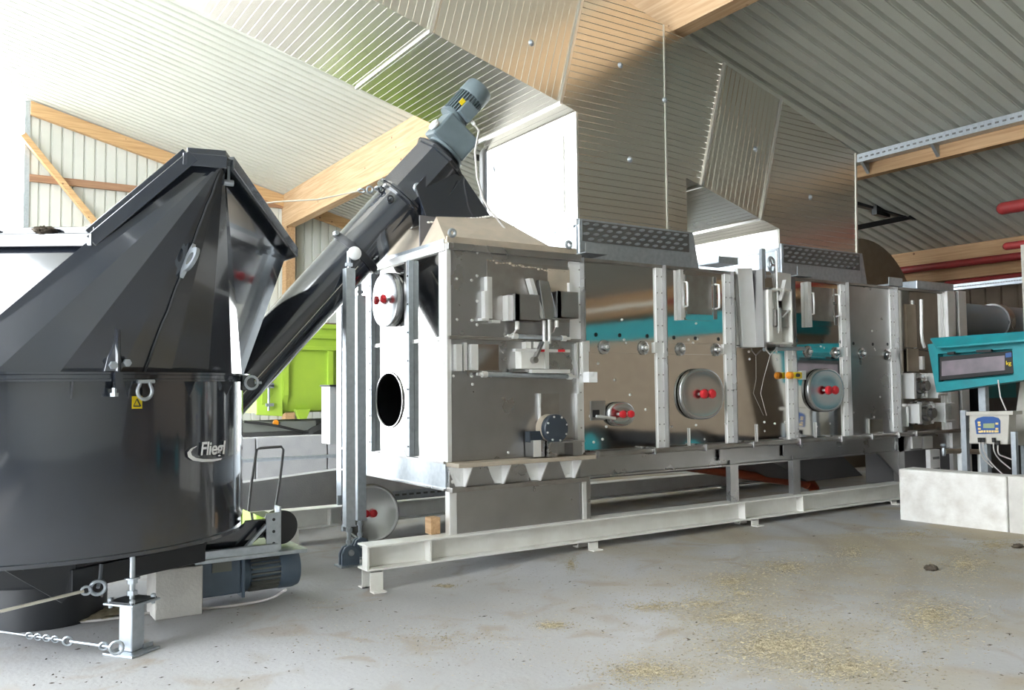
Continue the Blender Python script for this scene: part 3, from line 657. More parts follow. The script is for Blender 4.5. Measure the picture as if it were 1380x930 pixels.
# lower panel: back plate, pedestal and drum motor
fbox(Z62(915, -60, 1085, 330), 0, .008, 'wear_plate', 'stainless_dirty'); fbox(Z62(908, -60, 920, 240), 0, .03, 'plate_edge', 'bright'); fbox(Z62(1222, -60, 1238, 440), 0, .04, 'plate_edge', 'bright')
def pbox(zx0, zy0, zx1, zy1, d0, d1, name, mat, parent=dry): return fbox(Z62(zx0, zy0, zx1, zy1, YF-d0), d0, d1, name, mat, parent)
ped = fbox(Z62(795, 330, 885, 468), .01, .15, 'pedestal', 'stainless'); fbox(Z62(790, 328, 852, 466), .148, .156, 'pedestal_face', 'bright', ped)
x0, x1, z0, z1 = Z62(895, 335, 1175, 475)
o = MB(); o.box(x0, x0+.10, YF-.19, YF-.02, z0+.02, z1-.01); o.box(x1-.10, x1, YF-.19, YF-.02, z0+.02, z1-.01); o.box(x0, x1+.03, YF-.2, YF-.01, z1-.015, z1)
ped2 = P('motor_stand', o, 'stainless', smooth=0); MB().box(x0+.1, x1-.1, YF-.06, YF-.04, z0+.02, z1-.015).build('stand_back', 'stainless_dirty', ped2, smooth=0)
c = FY(580+1085/6.27, 540+235/6.27, YF-.18)
mtr = P('drum_motor', MB().lathe((c.x-.02, YF-.01, c.z), (-.05,-1,0), [(0,.11),(.02,.125),(.10,.125),(.105,.115),(.13,.115)], 28), 'dust_top')
MB().lathe((c.x-.025, YF-.13, c.z), (-.05,-1,0), [(0,.128),(.05,.128),(.06,.12),(.064,.08)], 28).build('motor_cover', 'slate', mtr)
bm = MB()
for k in range(8):
    a = k*math.pi/4+.3; bm.lathe((c.x-.028+.11*math.cos(a), YF-.19, c.z+.11*math.sin(a)), (0,-1,0), [(0,.010),(.01,.009)], 6)
part_stuff(bm.build('cover_bolt', 'bright', mtr)); MB().box(c.x-.26, c.x-.12, YF-.10, YF-.02, c.z-.12, c.z-.02).build('motor_terminal', 'slate', mtr, smooth=0, bevel=.006)

# ---- short end face towards the yard (plane X = XE)
cols = [(8.72, 8.02), (7.88, 7.20), (7.02, 6.53)]
def holed(y0, y1, z0, z1, cy, cz, hy, hh, x=XE, th=.02, n=40):
    mb = MB(); out = []; inn = []
    qs = sorted([2*math.pi*i/n+.01 for i in range(n)]+[math.atan2(b-cz, a-cy) % (2*math.pi) for a in (y0, y1) for b in (z0, z1)]); n = len(qs)
    for q in qs:
        cs, sn = math.cos(q), math.sin(q)
        inn.append((cy+hy*math.copysign(abs(cs)**.95, cs), cz+hh*math.copysign(abs(sn)**.95, sn)))
        tx = (y1-cy)/cs if cs > 0 else (y0-cy)/cs; tz = (z1-cz)/sn if sn > 0 else (z0-cz)/sn
        t = min(tx, tz); out.append((cy+cs*t, cz+sn*t))
    vs = [(x, *p) for p in out]+[(x, *p) for p in inn]+[(x+th, *p) for p in inn]; fs = []
    for i in range(n):
        j = (i+1) % n; fs += [(i, n+i, n+j, j), (n+i, 2*n+i, 2*n+j, n+j)]
    mb.add(vs, fs)
    return mb
for ci, (ya, yb) in enumerate(cols):
    P('panel', MB().box(XE, XE+.02, yb-.09, ya+.09, ZM, ZT-.05), 'mirror', smooth=0)
    if ci == 1: P('panel', holed(yb-.09, ya+.09, ZR, ZM, 7.565, 1.485, .30, .262), 'mirror', smooth=0)
    else: P('panel', MB().box(XE, XE+.02, yb-.09, ya+.09, ZR, ZM), 'mirror', smooth=0)
P('hatch_ring', MB().tube([(XE-.004, 7.565+.30*math.copysign(abs(math.cos(q))**.95, math.cos(q)), 1.485+.262*math.copysign(abs(math.sin(q))**.95, math.sin(q))) for q in [2*math.pi*i/40 for i in range(41)]], .010, 6), 'stainless')
P('loose_board', MB().bar((XE+.5, 7.75, 1.10), (XE+.9, 7.0, 1.32), .22, .03), 'board', smooth=0)
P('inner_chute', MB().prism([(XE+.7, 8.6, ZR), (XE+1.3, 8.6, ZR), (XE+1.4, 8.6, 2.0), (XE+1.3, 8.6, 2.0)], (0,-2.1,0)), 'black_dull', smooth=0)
for yc, ws in ((7.95, .035), (7.11, .045)):
    for dy, dp in ((-ws, .05), (ws, .03)):
        P('mullion', MB().box(XE-dp, XE, yc+dy-.028, yc+dy+.022, ZR+.01, ZT-.06), 'galv' if dy < 0 else 'stainless', smooth=0, bevel=.003)
mb = MB()
for yc in (8.02, 7.16):
    z = ZR+.1
    while z < ZT-.1: mb.lathe((XE-.05, yc-.1, z), (-1,0,0), [(0,.010),(.006,.009)], 6); z += .26
part_stuff(P('mullion_screw', mb, 'black_dull'))
P('seam_strip', MB().box(XE-.02, XE, 6.5, YR-.06, ZM-.018, ZM+.018), 'bright', smooth=0, bevel=.003)
P('top_rail', MB().box(XE-.03, XE+.02, YF+.0, YR, ZT-.06, ZT+.012), 'bright', smooth=0, bevel=.004)
P('corner_post', MB().box(XE-.014, XE+.02, 6.44, 6.52, ZR, ZT-.05), 'bright', smooth=0, bevel=.003)
P('corner_post', MB().box(XE-.03, XE+.03, YR-.12, YR+.02, .20, ZT), 'galv', smooth=0, bevel=.003)
P('end_band', MB().box(XE-.015, XE+.02, YF+.02, YR, .735, ZR-.005), 'galv', smooth=0)
P('end_band_lip', MB().box(XE-.035, XE+.02, YF+.02, YR, ZR-.015, ZR+.005), 'stainless', smooth=0)
P('end_band_lip', MB().box(XE-.035, XE+.02, YF+.02, YR, .725, .74), 'stainless', smooth=0)
# closed upper hatch
cy, cz = 7.49, 2.445
o = P('hatch_lid', MB().oval((XE-.015, cy, cz), (0,.29,0), (0,0,.262), (-1,0,0), [(-.01,.92),(0,.92),(0,1),(.055,1),(.068,.97),(.07,.9),(.066,.5),(.066,.02)], 44, 2.3), 'lid', smooth=50)
for (dy, dz) in ((.10, .0), (-.06, .0)): knob(V(XE-.075, cy+dy, cz+dz), (-1,0,0), o, .042)
# feed chute on top, below the auger head
b0 = [(3.56, 6.47), (4.9, 6.47), (4.9, 8.45), (3.56, 8.45)]; b1 = [(3.80, 7.16), (4.50, 7.16), (4.50, 7.75), (3.80, 7.75)]
mb = MB(); mb.add([(x, y, ZT-.02) for x, y in b0]+[(x, y, 3.235+(.055 if x > 4 else 0)) for x, y in b1], [(0,1,5,4),(1,2,6,5),(2,3,7,6),(3,0,4,7),(4,5,6,7)])
ch = P('feed_chute', mb, 'dust_top', smooth=0)
MB().box(3.52, 4.92, YF+.03, YF+.05, ZT, ZT+.075).build('chute_flange', 'dust_top', ch, smooth=0); MB().box(XE+.02, XE+.03, 6.5, 8.5, ZT, ZT+.06).build('chute_flange', 'galv', ch, smooth=0)
for px, py in ((609, 314), (766, 330)):
    c = FY(px, py, YF+.03); MB().torus((c.x, YF+.025, c.z), (0,-1,0), .03, .014, 14, 6).build('lifting_eye', 'galv', ch)
MB().box(3.62, 3.80, 7.14, 7.16, 2.9, 3.22).build('rubber_skirt', 'purple_grey', ch, smooth=0)

# ---- valve and drive end of the dryer (last bay)
fbox(Zp(185, -60, 268, 300), .0, .02, 'brown_plate', 'brown_sheet'); fbox(Zp(185, 310, 275, 500), .02, .04, 'brown_plate', 'brown_sheet')
A = FY(1190+318/6.2, 420-100/6.2, YF-.06); B = FY(1190+320/6.2, 420+180/6.2, YF-.06); C3 = FY(1190+345/6.2, 420+300/6.2, YF-.06)
MB().tube([A, B, (B+C3)/2+V(-.01,0,-.02), C3], .022, 8).build('bent_pipe', 'bright', dry)
fbox(Zp(280, 375, 300, 485), .03, .08, 'handle', 'bright')
for (bx, by, w, h) in ((160, 515, 215, 210), (205, 765, 235, 160)):
    x0, x1, z0, z1 = Zp(bx, by, bx+w, by+h)
    vb = MB(); vb.box(x0, x0+.05, YF-.16, YF, z0, z1); vb.box(x1-.05, x1, YF-.16, YF, z0, z1); vb.box(x0+.05, x1-.05, YF-.03, YF, z0, z1)
    vo = P('bearing_bracket', vb, 'bright', smooth=0, bevel=.003)
    c = V((x0+x1)/2, YF-.03, (z0+z1)/2)
    MB().lathe(c, (0,-1,0), [(0,.16),(.03,.16),(.035,.11),(.09,.10),(.10,.07),(.14,.065)], 20).build('bearing', 'lid', vo)
    for dx in (-.13, .13):
        for dz in (-.12, .12): MB().lathe(c+V(dx,0,dz), (0,-1,0), [(0,.028),(.04,.026)], 6).build('bolt', 'bright', vo)
    for dz in (-.11, .11): MB().cyl((x1-.10, YF-.18, c.z+dz), (x1+.12, YF-.18, c.z+dz), .018).build('tie_rod', 'bright', vo)
fbox(Zp(160, 795, 178, 960), .0, .06, 'guide_strip', 'bright')
for px in (1232, 1247): 
    x0, x1, z0, z1 = rect(px-8, 588, px+4, 604); MB().box(x0, x1, YF-.06, YF-.0, z0, z1).build('clip', 'bright', dry, smooth=0)
P('base_channel', MB().box(XP[5]+.02, XP[6]+.1, YF-.03, YF+.05, .74, ZR-.03), 'stainless', smooth=0)
P('end_cap', MB().box(XP[5]+.15, XP[6]+.1, YF-.01, YF+.05, .36, .74), 'purple_grey', smooth=0)
P('roof_cap', MB().box(10.35, 11.2, YF-.06, YF+.8, ZT-.02, ZT+.09), 'galv', smooth=0, bevel=.01)
# slotted posts at the end of the dryer
for k, px in enumerate((1284, 1299)):
    x0, x1, z0, z1 = rect(px-5, 393, px+5, 640, YF-.05)
    o = thing('slotted_post', 'tall galvanised slotted post at the dryer end, %s' % ('beside the last bay' if k == 0 else 'next to the grey pipe'), 'post', (x0, YF-.05, 0), 'slotted posts')
    MB().box(x0, x1, YF-.07, YF-.02, 0, z1).build('rail', 'bright', o, smooth=0)
    mb = MB(); z = 1.2
    while z < z1-.05: mb.box(x1-.005, x1+.004, YF-.06, YF-.035, z, z+.05); z += .09
    part_stuff(mb.build('slot_shade', 'galv_dark', o, smooth=0))  # dark boxes in place of shaded slot openings

# ------------------------------------------------------------------ steel I-beams the dryer stands on
def ibeam(x0, x1, yc, lab, stiff, feet):
    t = thing('steel_beam', lab, 'beam', (x0, yc, 0), 'white I-beams under the dryer')
    w, h, tf, z0 = .20, .20, .016, .16
    b = MB(); b.box(x0, x1, yc-w/2, yc+w/2, z0, z0+tf); b.box(x0, x1, yc-w/2, yc+w/2, z0+h-tf, z0+h); b.box(x0, x1, yc-.006, yc+.006, z0+tf, z0+h-tf)
    b.build('profile', 'white_paint', t, smooth=0, bevel=.004)
    for x in stiff: MB().box(x-.008, x+.008, yc-w/2+.005, yc-.006, z0+tf, z0+h-tf).build('stiffener', 'white_paint', t, smooth=0)
    for x in feet:
        f = MB()
        for yy in (yc-.10, yc+.06):
            f.box(x-.055, x+.055, yy, yy+.012, hz(x)-.01, z0)
            f.box(x-.055, x+.055, yy-.075 if yy < yc else yy, yy+.012 if yy < yc else yy+.085, hz(x)-.01, hz(x)+.010)
        f.box(x-.055, x+.055, yc-.10, yc+.072, z0-.012, z0); f.build('foot', 'white_paint', t, smooth=0, bevel=.002)
    return t
ibeam(2.72, 11.6, 6.40, 'white painted steel I-beam along the front foot of the dryer', [2.73, 3.28, 7.02, 7.96], [2.80, 4.97, 7.16, 9.65])
ibeam(2.30, 11.6, 8.68, 'white painted steel I-beam under the rear of the dryer', [3.30, 5.0], [2.9, 6.2, 9.3])
t = thing('timber_block', 'small raw timber block wedged behind the dryer skirt on the front beam', 'wood block', (3.40, 6.5, .36))
MB().box(3.37, 3.46, 6.47, 6.58, .36, .50).build('block', 'timber', t, smooth=0, bevel=.004)
# cable tray and pipes under the dryer
t = thing('cable_tray', 'grey perforated cable tray beneath the dryer behind the leaning lid', 'cable tray', (4.5, 8.45, .40))
MB().box(3.3, 6.0, 8.40, 8.41, .40, .50).build('tray', 'galv', t, smooth=0)
mb = MB(); x = 3.35
while x < 5.9: mb.box(x, x+.05, 8.394, 8.40, .445, .465); x += .085
part_stuff(mb.build('slot_shade', 'galv_dark', t, smooth=0))  # dark boxes, shade of the slots given by colour
t = thing('drain_pipe', 'red plastic drain pipe with elbow lying under the dryer', 'pipe', (8.0, 7.6, .4))
a = FY(900, 625, 7.6); b = FY(1086, 652, 7.6)
MB().tube([V(a.x-1.6, 7.6, a.z+.05), a, b], .058, 14).build('pipe', 'red_drain', t, smooth=60)
MB().tube([b, b+V(.12,0,-.02), b+V(.17,0,-.07), V(b.x+.18, 7.6, .0)], .07, 14)  .build('elbow', 'red_drain', t, smooth=60)
t = thing('under_conveyor', 'dark return conveyor tray hanging beneath the dryer', 'conveyor', (6, 7.5, .6))
MB().box(5.0, 9.0, 7.3, 8.3, .60, .70).build('tray', 'purple_grey', t, smooth=0)
for x in (5.1, 5.25, 5.5): MB().box(x, x+.05, 7.27, 7.30, .60, .68).build('blue_clip', 'blue_plastic', t, smooth=0)

# ------------------------------------------------------------------ aluminium exhaust duct
YD0, YD1 = 7.0, 8.77
duct = thing('exhaust_duct', 'large ribbed aluminium exhaust duct rising from the dryer under the roof', 'duct', (6.0, 7.9, 3.3))
def ztop(x): return 5.428-.262*(x-7.593)
def q3(p, y=YD0): return V(p[0], y, p[1])
sA, sB = (3.666, 4.944), (5.17, 4.528)
def up(p, ln=1.44): return (p[0]+.257*ln, p[1]+ln)
zS = 3.339
bs = (sA[1]-sB[1])/(sB[0]-sA[0])
s0 = (.8, sA[1]+bs*(sA[0]-.8))
X1, X2 = 6.639, 6.94
tC, bC = (7.593, 5.428), (7.179, 3.905)
tD, bD = (8.602, 5.16), (8.178, 3.615)
segs = [  # polygon in the front plane, rib direction there
    ('duct_run', [s0, sA, up(sA), up(s0)], (.257, 1)),
    ('duct_run', [sA, sB, up(sB), up(sA)], (.257, 1)),
    ('duct_elbow', [sB, (5.381, 4.471), (5.381, zS), (X1, zS), (X1, ztop(X1)), up(sB)], (1, 0)),
    ('duct_elbow', [(X1, zS), (X2, zS), (X2, 3.965), bC, tC, (X1, ztop(X1))], (1, -.06)),
    ('duct_run', [bC, bD, tD, tC], (.257, 1)),
    ('duct_elbow', [bD, (8.52, 3.525), (8.52, zS), (10.062, zS), (10.101, 4.706), tD], (1, 0)),
]
for k, (nm, poly, rd) in enumerate(segs):
    poly3 = [q3(p) for p in poly]
    mb = MB().prism(poly3, (0, YD1-YD0, 0)); mb.ribs(poly3, (0,-1,0), (rd[0],0,rd[1]), .078 if nm == 'duct_run' else .072, .009, .0042)
    for i in range(len(poly)):
        a, b = poly[i], poly[(i+1) % len(poly)]
        d = (b[0]-a[0], b[1]-a[1]); n = (d[1], -d[0])      # outward normal of a counter-clockwise outline
        if n[1] < -.05 and abs(d[0]) > .1 and a[1] > zS+.01:            # undersides
            mb.ribs([q3(a), q3(b), q3(b, YD1), q3(a, YD1)], (n[0], 0, n[1]), (0,1,0), .08, .005, .0015)
    P(nm, mb, 'alu', duct, smooth=0)
def seam(a, b, w=.030, y=YD0, under=True):
    mb = MB(); A, B = q3(a, y-.006), q3(b, y-.006); mb.bar(A, B, .03, w, (0,1,0)); 
    if under:
        A2 = q3(a, y-.015)+V(0,0,-.008); mb.bar(A2, q3(a, YD1)+V(0,0,-.008), w, .03)
    P('seam_flange', mb, 'alu_trim', duct, smooth=0)
seam(sA, up(sA), .035); seam(sB, up(sB), .035); seam(bC, tC, .035); seam(bD, tD, .035)
P('seam_strip', MB().box(X1-.008, X1+.008, YD0-.008, YD0, zS, ztop(X1)), 'alu_trim', duct, smooth=0)
P('seam_strip', MB().prism([(10.05, YD0-.01, zS), (10.075, YD0-.01, zS), (10.112, YD0-.01, 4.70), (10.087, YD0-.01, 4.70)], (0,.03,0)), 'alu_trim', duct, smooth=0)
P('edge_strip', MB().box(5.365, 5.39, YD0-.01, YD0+.02, zS, 4.465), 'alu_trim', duct, smooth=0)
for (px, py) in ((836, 88), (849, 215), (716, 58), (1018, 201), (1092, 266), (896, 135), (368, 22)):
    yy = YD0
    c = FY(px, py, yy)
    if px == 368: continue
    MB().lathe((c.x, yy, c.z), (0,-1,0), [(0,.035),(.008,.03),(.014,.018),(.024,.012)], 14).build('duct_plug', 'galv', duct)
# bases: galvanised collar with the expanded-metal strip; bright end panels
for k, (xa, xb) in enumerate(((5.381, 6.989), (8.52, 10.128))):
    base = P('duct_base', MB().box(xa, xb, YD0-.02, YD1, ZT-.02, zS), 'galv', duct, smooth=0, bevel=.004)
    MB().box(xa+.03, xb-.05, YD0-.028, YD0-.019, zS-.235, zS-.022).build('mesh_strip', 'galv_dark', base, smooth=0)
    mb = MB()
    for r_ in range(4):
        x = xa+.05+(.06 if r_ % 2 else 0); z = zS-.05-r_*.052
        while x < xb-.12:
            mb.oval((x+.035, YD0-.028, z), (.046,0,.007), (0,0,.016), (0,-1,0), [(0,1),(.012,.75)], 8, 2); x += .128
    part_stuff(mb.build('mesh_lozenge', 'galv', base))
    MB().prism([(xb, YD0-.02, ZT-.05), (xb+.14, YD0-.02, ZT-.05), (xb+.02, YD0-.02, zS), (xb, YD0-.02, zS)], (0,.3,0)).build('base_gusset', 'galv', base, smooth=0)
    MB().box(xa-.012, xa, YD0+.02, YD1-.02, ZT-.02, zS-.08 if k == 0 else zS+.0).build('end_plate', 'galv', base, smooth=0)
    MB().box(xa-.025, xa-.0, YD0+.05, YD1-.05, zS-.085, zS-.065).build('end_lip', 'galv', base, smooth=0)
endp = P('end_panel', MB().box(5.36, 5.381, YD0+.01, YD1+.0, zS-.06, 4.465), 'alu_trim', duct, smooth=0)
MB().box(5.345, 5.36, YD0+.2, YD1-.13, zS+.11, 4.26).build('access_door', 'alu_trim', endp, smooth=0, bevel=.003)
for z in (4.17, 3.57): MB().box(5.332, 5.347, YD1-.19, YD1-.14, z, z+.07).build('door_hinge', 'galv', endp, smooth=0)
P('end_panel', MB().box(8.505, 8.52, YD0+.01, YD1, zS-.05, 3.52), 'alu_trim', duct, smooth=0)
# pipework and red column beside the duct's rear corner
pipe('pipe', [FY(672, 200, 8.95), FY(655, 200, 8.95), FY(651, 207, 8.95), FY(651, 215, 8.95), V(FY(651,215,8.95).x, 8.95, 0)], .045, 'galv_dark', 'grey pipe bending down behind the auger head')
a = FY(640, 212, 9.1); pipe('pipe', [a, V(a.x+.4, 9.08, a.z)], .04, 'rubber', 'short dark horizontal pipe behind the auger head')
xx = FY(661, 250, 8.9).x
tag(MB().box(xx-.05, xx+.0, 8.87, 8.93, 0, 4.5).build('steel_strip', 'galv', smooth=0), 'narrow galvanised upright beside the white duct end', 'post')
tag(MB().box(xx+.005, xx+.05, 8.87, 8.95, 0, 4.5).build('red_upright', 'red_pipe', smooth=0), 'narrow dark red upright beside the white duct end', 'post')
# brown fan housing behind the dryer's far end
t = thing('fan_housing', 'round dusty brown fan housing behind the far end of the dryer', 'fan', (13.6, 9.8, 0))
MB().lathe((13.6, 9.3, 2.64), (0,1,0), [(0,1.50),(.02,1.55),(.06,1.55),(1.0,1.55),(1.05,1.48)], 64).build('scroll', 'brown_sheet', t)
MB().lathe((13.6, 9.3, 2.64), (0,-1,0), [(0,.5),(.05,.5),(.06,.42)], 32).build('inlet_ring', 'galv', t)
MB().box(12.9, 14.3, 9.4, 10.2, 0, 1.6).build('fan_stand', 'dark_wall', t, smooth=0)

# ------------------------------------------------------------------ black mixing hopper
HC = V(.553, 6.98, 0); HR = 1.335; HZ0, HZ1 = .60, 1.685
hop = thing('mixing_hopper', 'large glossy black steel mixing hopper with faceted top and round drum', 'hopper', (HC.x, HC.y, .3))
def cylhit(px, py, R=HR):
    d = _ray(px, py); a = d.x*d.x+d.y*d.y; bx, by = EYE.x-HC.x, EYE.y-HC.y
    b = bx*d.x+by*d.y; c = bx*bx+by*by-R*R; t = (-b-math.sqrt(max(0, b*b-a*c)))/a; return EYE+d*t
P('drum', MB().lathe((HC.x, HC.y, HZ0), (0,0,1), [(0,HR-.01),(.01,HR),(HZ1-HZ0,HR)], 96, cap0=True, cap1=False), 'black', hop, smooth=40)
P('drum_rim', MB().lathe((HC.x, HC.y, HZ0-.012), (0,0,1), [(0,HR-.03),(0,HR+.02),(.022,HR+.02),(.022,HR-.03)], 96, cap0=False, cap1=False), 'black', hop, smooth=40)
ring = P('ring_flange', MB().lathe((HC.x, HC.y, HZ1-.03), (0,0,1), [(0,HR-.01),(0,HR+.055),(.014,HR+.055),(.018,HR+.05),(.040,HR+.05),(.044,HR+.055),(.058,HR+.055),(.058,HR-.03)], 96, cap0=False, cap1=False), 'black', hop, smooth=30)
for px in (95, 172, 255, 305):
    c = cylhit(px, 520); n = V(c.x-HC.x, c.y-HC.y, 0).normalized(); tt = V(-n.y, n.x, 0)
    zz = HZ1-.03
    MB().prism([V(c.x, c.y, zz)-n*.005, V(c.x, c.y, zz)+n*.05, V(c.x, c.y, zz-.11)-n*.005], tt*.01).build('ring_gusset', 'black', ring, smooth=0)
# upper body: flat triangles and corner fans from a raised rectangular mouth to the round drum
P1 = V(1.39, 5.46, 3.05); P1b = V(1.19, 5.53, 3.057); P0 = V(.68, 5.72, 2.54); P3 = V(-1.0, 6.82, 2.54); P4 = V(-.15, 8.85, 2.54); P5 = V(2.05, 8.35, 2.70); P2 = V(2.30, 6.95, 2.775)
def rg(a): return V(HC.x+(HR-.005)*math.cos(a), HC.y+(HR-.005)*math.sin(a), HZ1)
aT = math.atan2(-.34, .94); aQ0 = math.atan2(-1.13, -.71); aQ1 = math.radians(163); aQ2 = math.radians(72)
def fan(name, apex, a0, a1, n):
    vs = [apex]+[rg(a0+(a1-a0)*i/n) for i in range(n+1)]
    mb = MB()
    for i in range(n): mb.add([vs[0], vs[i+1], vs[i+2]], [(0, 1, 2)] if a1 > a0 else [(0, 2, 1)])
    return P(name, mb, 'black', hop, smooth=0)
fan('corner_facets', P1, aQ0, aT, 7)
mb = MB(); mb.add([rg(aQ0), P1, P1b, P0, P3], [(0,1,2),(0,2,3),(0,3,4)]); P('side_panel', mb, 'black', hop, smooth=0)
mb = MB(); mb.add([rg(aT), P2, P1], [(0,1,2)]); P('side_panel', mb, 'black', hop, smooth=0)
fan('corner_facets', P2, aT, math.radians(35), 5)
mb = MB(); mb.add([rg(math.radians(35)), P5, P2], [(0,1,2)]); P('side_panel', mb, 'black', hop, smooth=0)
fan('corner_facets', P5, math.radians(35), math.radians(75), 4)
mb = MB(); mb.add([rg(math.radians(75)), P4, P5], [(0,1,2)]); P('side_panel', mb, 'black', hop, smooth=0)
fan('corner_facets', P4, math.radians(75), math.radians(150), 5)
mb = MB(); mb.add([rg(math.radians(150)), P3, P4], [(0,1,2)]); P('side_panel', mb, 'black', hop, smooth=0)
fan('corner_facets', P3, math.radians(150), aQ0 % (2*math.pi), 5)
# folded rim around the mouth
mb = MB(); loop = [P1, P1b, P0, P3, P4, P5, P2, P1]; cen = (P3+P2)/2
for a, b in zip(loop[:-1], loop[1:]):
    d = (b-a).normalized(); sd = d.cross(V(0,0,1)).normalized()
    if sd.dot((a+b)/2-V(.5, 7.1, 2.7)) < 0: sd = -sd
    upn = sd.cross(d); upn = upn if upn.z > 0 else -upn
    mb.obox((a+b)/2+sd*.035, (b-a)/2+d*.025, sd*.035, upn*.012); mb.obox((a+b)/2+sd*.066-upn*.03, (b-a)/2+d*.025, sd*.006, upn*.04); mb.obox((a+b)/2+sd*.005+upn*.03, (b-a)/2+d*.01, sd*.006, upn*.03)
P('mouth_rim', mb, 'black', hop, smooth=0, bevel=.004)
mb = MB()                                                # weld seam along the front corner facet
wa = P1+V(-.03,0,-.08); wb = cylhit(193, 470)+V(0,0,.05); n = (wb-wa).cross(V(1,0,0)).normalized()
pts = []
aw = math.atan2(cylhit(193, 500).y-HC.y, cylhit(193, 500).x-HC.x); wb = rg(aw)
nrm = V(.35,-.9,.25).normalized()
for i in range(18):
    k = i/17; pts.append(P1+(wb-P1)*(.05+.93*k)+nrm*.004+V(random.uniform(-.004,.004),0,0))
P('weld_seam', MB().tube(pts, .006, 6), 'black_dull', hop)
m_ = P1+(wb-P1)*.475
dw = (wb-P1).normalized(); sd = nrm.cross(dw).normalized()
eye = MB(); pl = []
for i in range(24):
    q = 2*math.pi*i/24; pl.append((math.cos(q), math.sin(q)))
# lifting eye: plate standing proud of the seam, with a hole
o3 = nrm*1.0
vs = []; fs = []; th = dw.cross(nrm).normalized()*.012
for s in (-1, 1):
    for (cx, cy) in pl: 
        rx = .095 if cy > 0 else .11; vs.append(m_+nrm*(.055*1+.065*cy)*1.0+dw*(.075*cx)*(1.0 if cy > -.3 else 1.75)+th*s)
    for (cx, cy) in pl: vs.append(m_+nrm*(.06+.034*cy)+dw*(.04*cx)+th*s)
N = 24
for i in range(N):
    j = (i+1) % N
    fs += [(i, j, N+j, N+i), (2*N+i, 3*N+i, 3*N+j, 2*N+j), (i, 2*N+i, 2*N+j, j), (N+i, N+j, 3*N+j, 3*N+i)]
P('lifting_eye', MB().add(vs, fs), 'galv', hop, smooth=30)
# clamp bracket on the ring, left of the shackle
c = cylhit(155, 505, HR+.03); n = V(c.x-HC.x, c.y-HC.y, 0).normalized(); tt = V(-n.y, n.x, 0)
br = MB(); br.prism([c-n*.04+V(0,0,.02)-tt*.06, c+n*.02+V(0,0,.02)+tt*.02, c+n*.0+V(0,0,.27)+tt*.02, c-n*.06+V(0,0,.27)-tt*.0], n*.03); brk = P('clamp_bracket', br, 'black', hop, smooth=0, bevel=.003)
MB().obox(c+n*.03+V(0,0,.10), n*.035, tt*.006, V(0,0,.17)).build('bracket_web', 'black', brk, smooth=0)
for dz, dx in ((.055, -.03), (.07, .05), (-.11, -.02)):
    MB().lathe(c+n*.05+V(0,0,dz)+tt*dx, n if dz > 0 else V(0,0,-1), [(-.03,.014),(.0,.014),(.0,.026),(.022,.024)], 6).build('bolt', 'galv', brk)
MB().obox(c+n*.06+V(0,0,-.035), n*.012, tt*.022, V(0,0,.05)).build('clamp_jaw', 'black', brk, smooth=0)
# bow shackle
c = cylhit(193, 524, HR+.05); n = V(c.x-HC.x, c.y-HC.y, 0).normalized(); tt = V(-n.y, n.x, 0)
sh = MB(); pts = []
for i in range(17):
    q = math.radians(-50+280*i/16); pts.append(c+tt*(.055*math.cos(q+math.pi))*1.0+V(0,0,-.02-.052*math.sin(q))+n*.02)
pts = [c+tt*.028+n*.02+V(0,0,.045)]+[c+tt*(.046*math.cos(q))+V(0,0,-.015+.05*math.sin(q))+n*.02 for q in [math.radians(40-260*i/14) for i in range(15)]]+[c-tt*.028+n*.02+V(0,0,.045)]
shk = P('shackle', sh.tube(pts, .0115, 8), 'galv', hop, smooth=60)
MB().cyl(c+tt*.06+n*.02+V(0,0,.045), c-tt*.05+n*.02+V(0,0,.045), .012).build('shackle_pin', 'galv', shk)
# warning sticker
def on_drum(px0, py0, px1, py1, mat, name, parent, off=.003, n=6):
    mb = MB(); vs = []; fs = []
    a0 = cylhit(px0, py0); a1 = cylhit(px1, py0); z1 = a0.z; z0 = cylhit(px0, py1).z
    q0 = math.atan2(a0.y-HC.y, a0.x-HC.x); q1 = math.atan2(a1.y-HC.y, a1.x-HC.x)
    for i in range(n+1):
        q = q0+(q1-q0)*i/n; R = HR+off
        vs += [(HC.x+R*math.cos(q), HC.y+R*math.sin(q), z0), (HC.x+R*math.cos(q), HC.y+R*math.sin(q), z1)]
    for i in range(n): fs.append((2*i, 2*i+2, 2*i+3, 2*i+1))
    return mb.add(vs, fs).build(name, mat, parent)
st = on_drum(177.5, 534, 191.5, 551, 'yellow', 'warning_sticker', hop)
qa, qb, qc = [cylhit(*p, HR+.006) for p in ((180, 547.5), (189.5, 547.5), (184.7, 537.5))]
mb = MB()
for u, v in ((qa, qb), (qb, qc), (qc, qa)): mb.bar(u, v, .004, .007, (u-HC).normalized())
mb.build('warning_triangle', 'black_dull', st, smooth=0)
# lettering on the drum: white italic name with a swoosh
cu = bpy.data.curves.new('lettering', 'FONT'); cu.body = 'Fliegl'; cu.size = 1; cu.shear = .16; cu.offset = .022; cu.space_character = .95
to = bpy.data.objects.new('lettering_tmp', cu); COL.objects.link(to)
dg = bpy.context.evaluated_depsgraph_get(); me = bpy.data.meshes.new_from_object(to.evaluated_get(dg)); bpy.data.objects.remove(to)
bmt = bmesh.new(); bmt.from_mesh(me); bmesh.ops.triangulate(bmt, faces=bmt.faces[:])
for _ in range(3): bmesh.ops.subdivide_edges(bmt, edges=[e for e in bmt.edges if e.calc_length() > .08], cuts=1, use_grid_fill=False); bmesh.ops.triangulate(bmt, faces=bmt.faces[:])
bmt.to_mesh(me); bmt.free()
lx0 = min(v.co.x for v in me.vertices); lx1 = max(v.co.x for v in me.vertices); ly0 = min(v.co.y for v in me.vertices); ly1 = max(v.co.y for v in me.vertices)
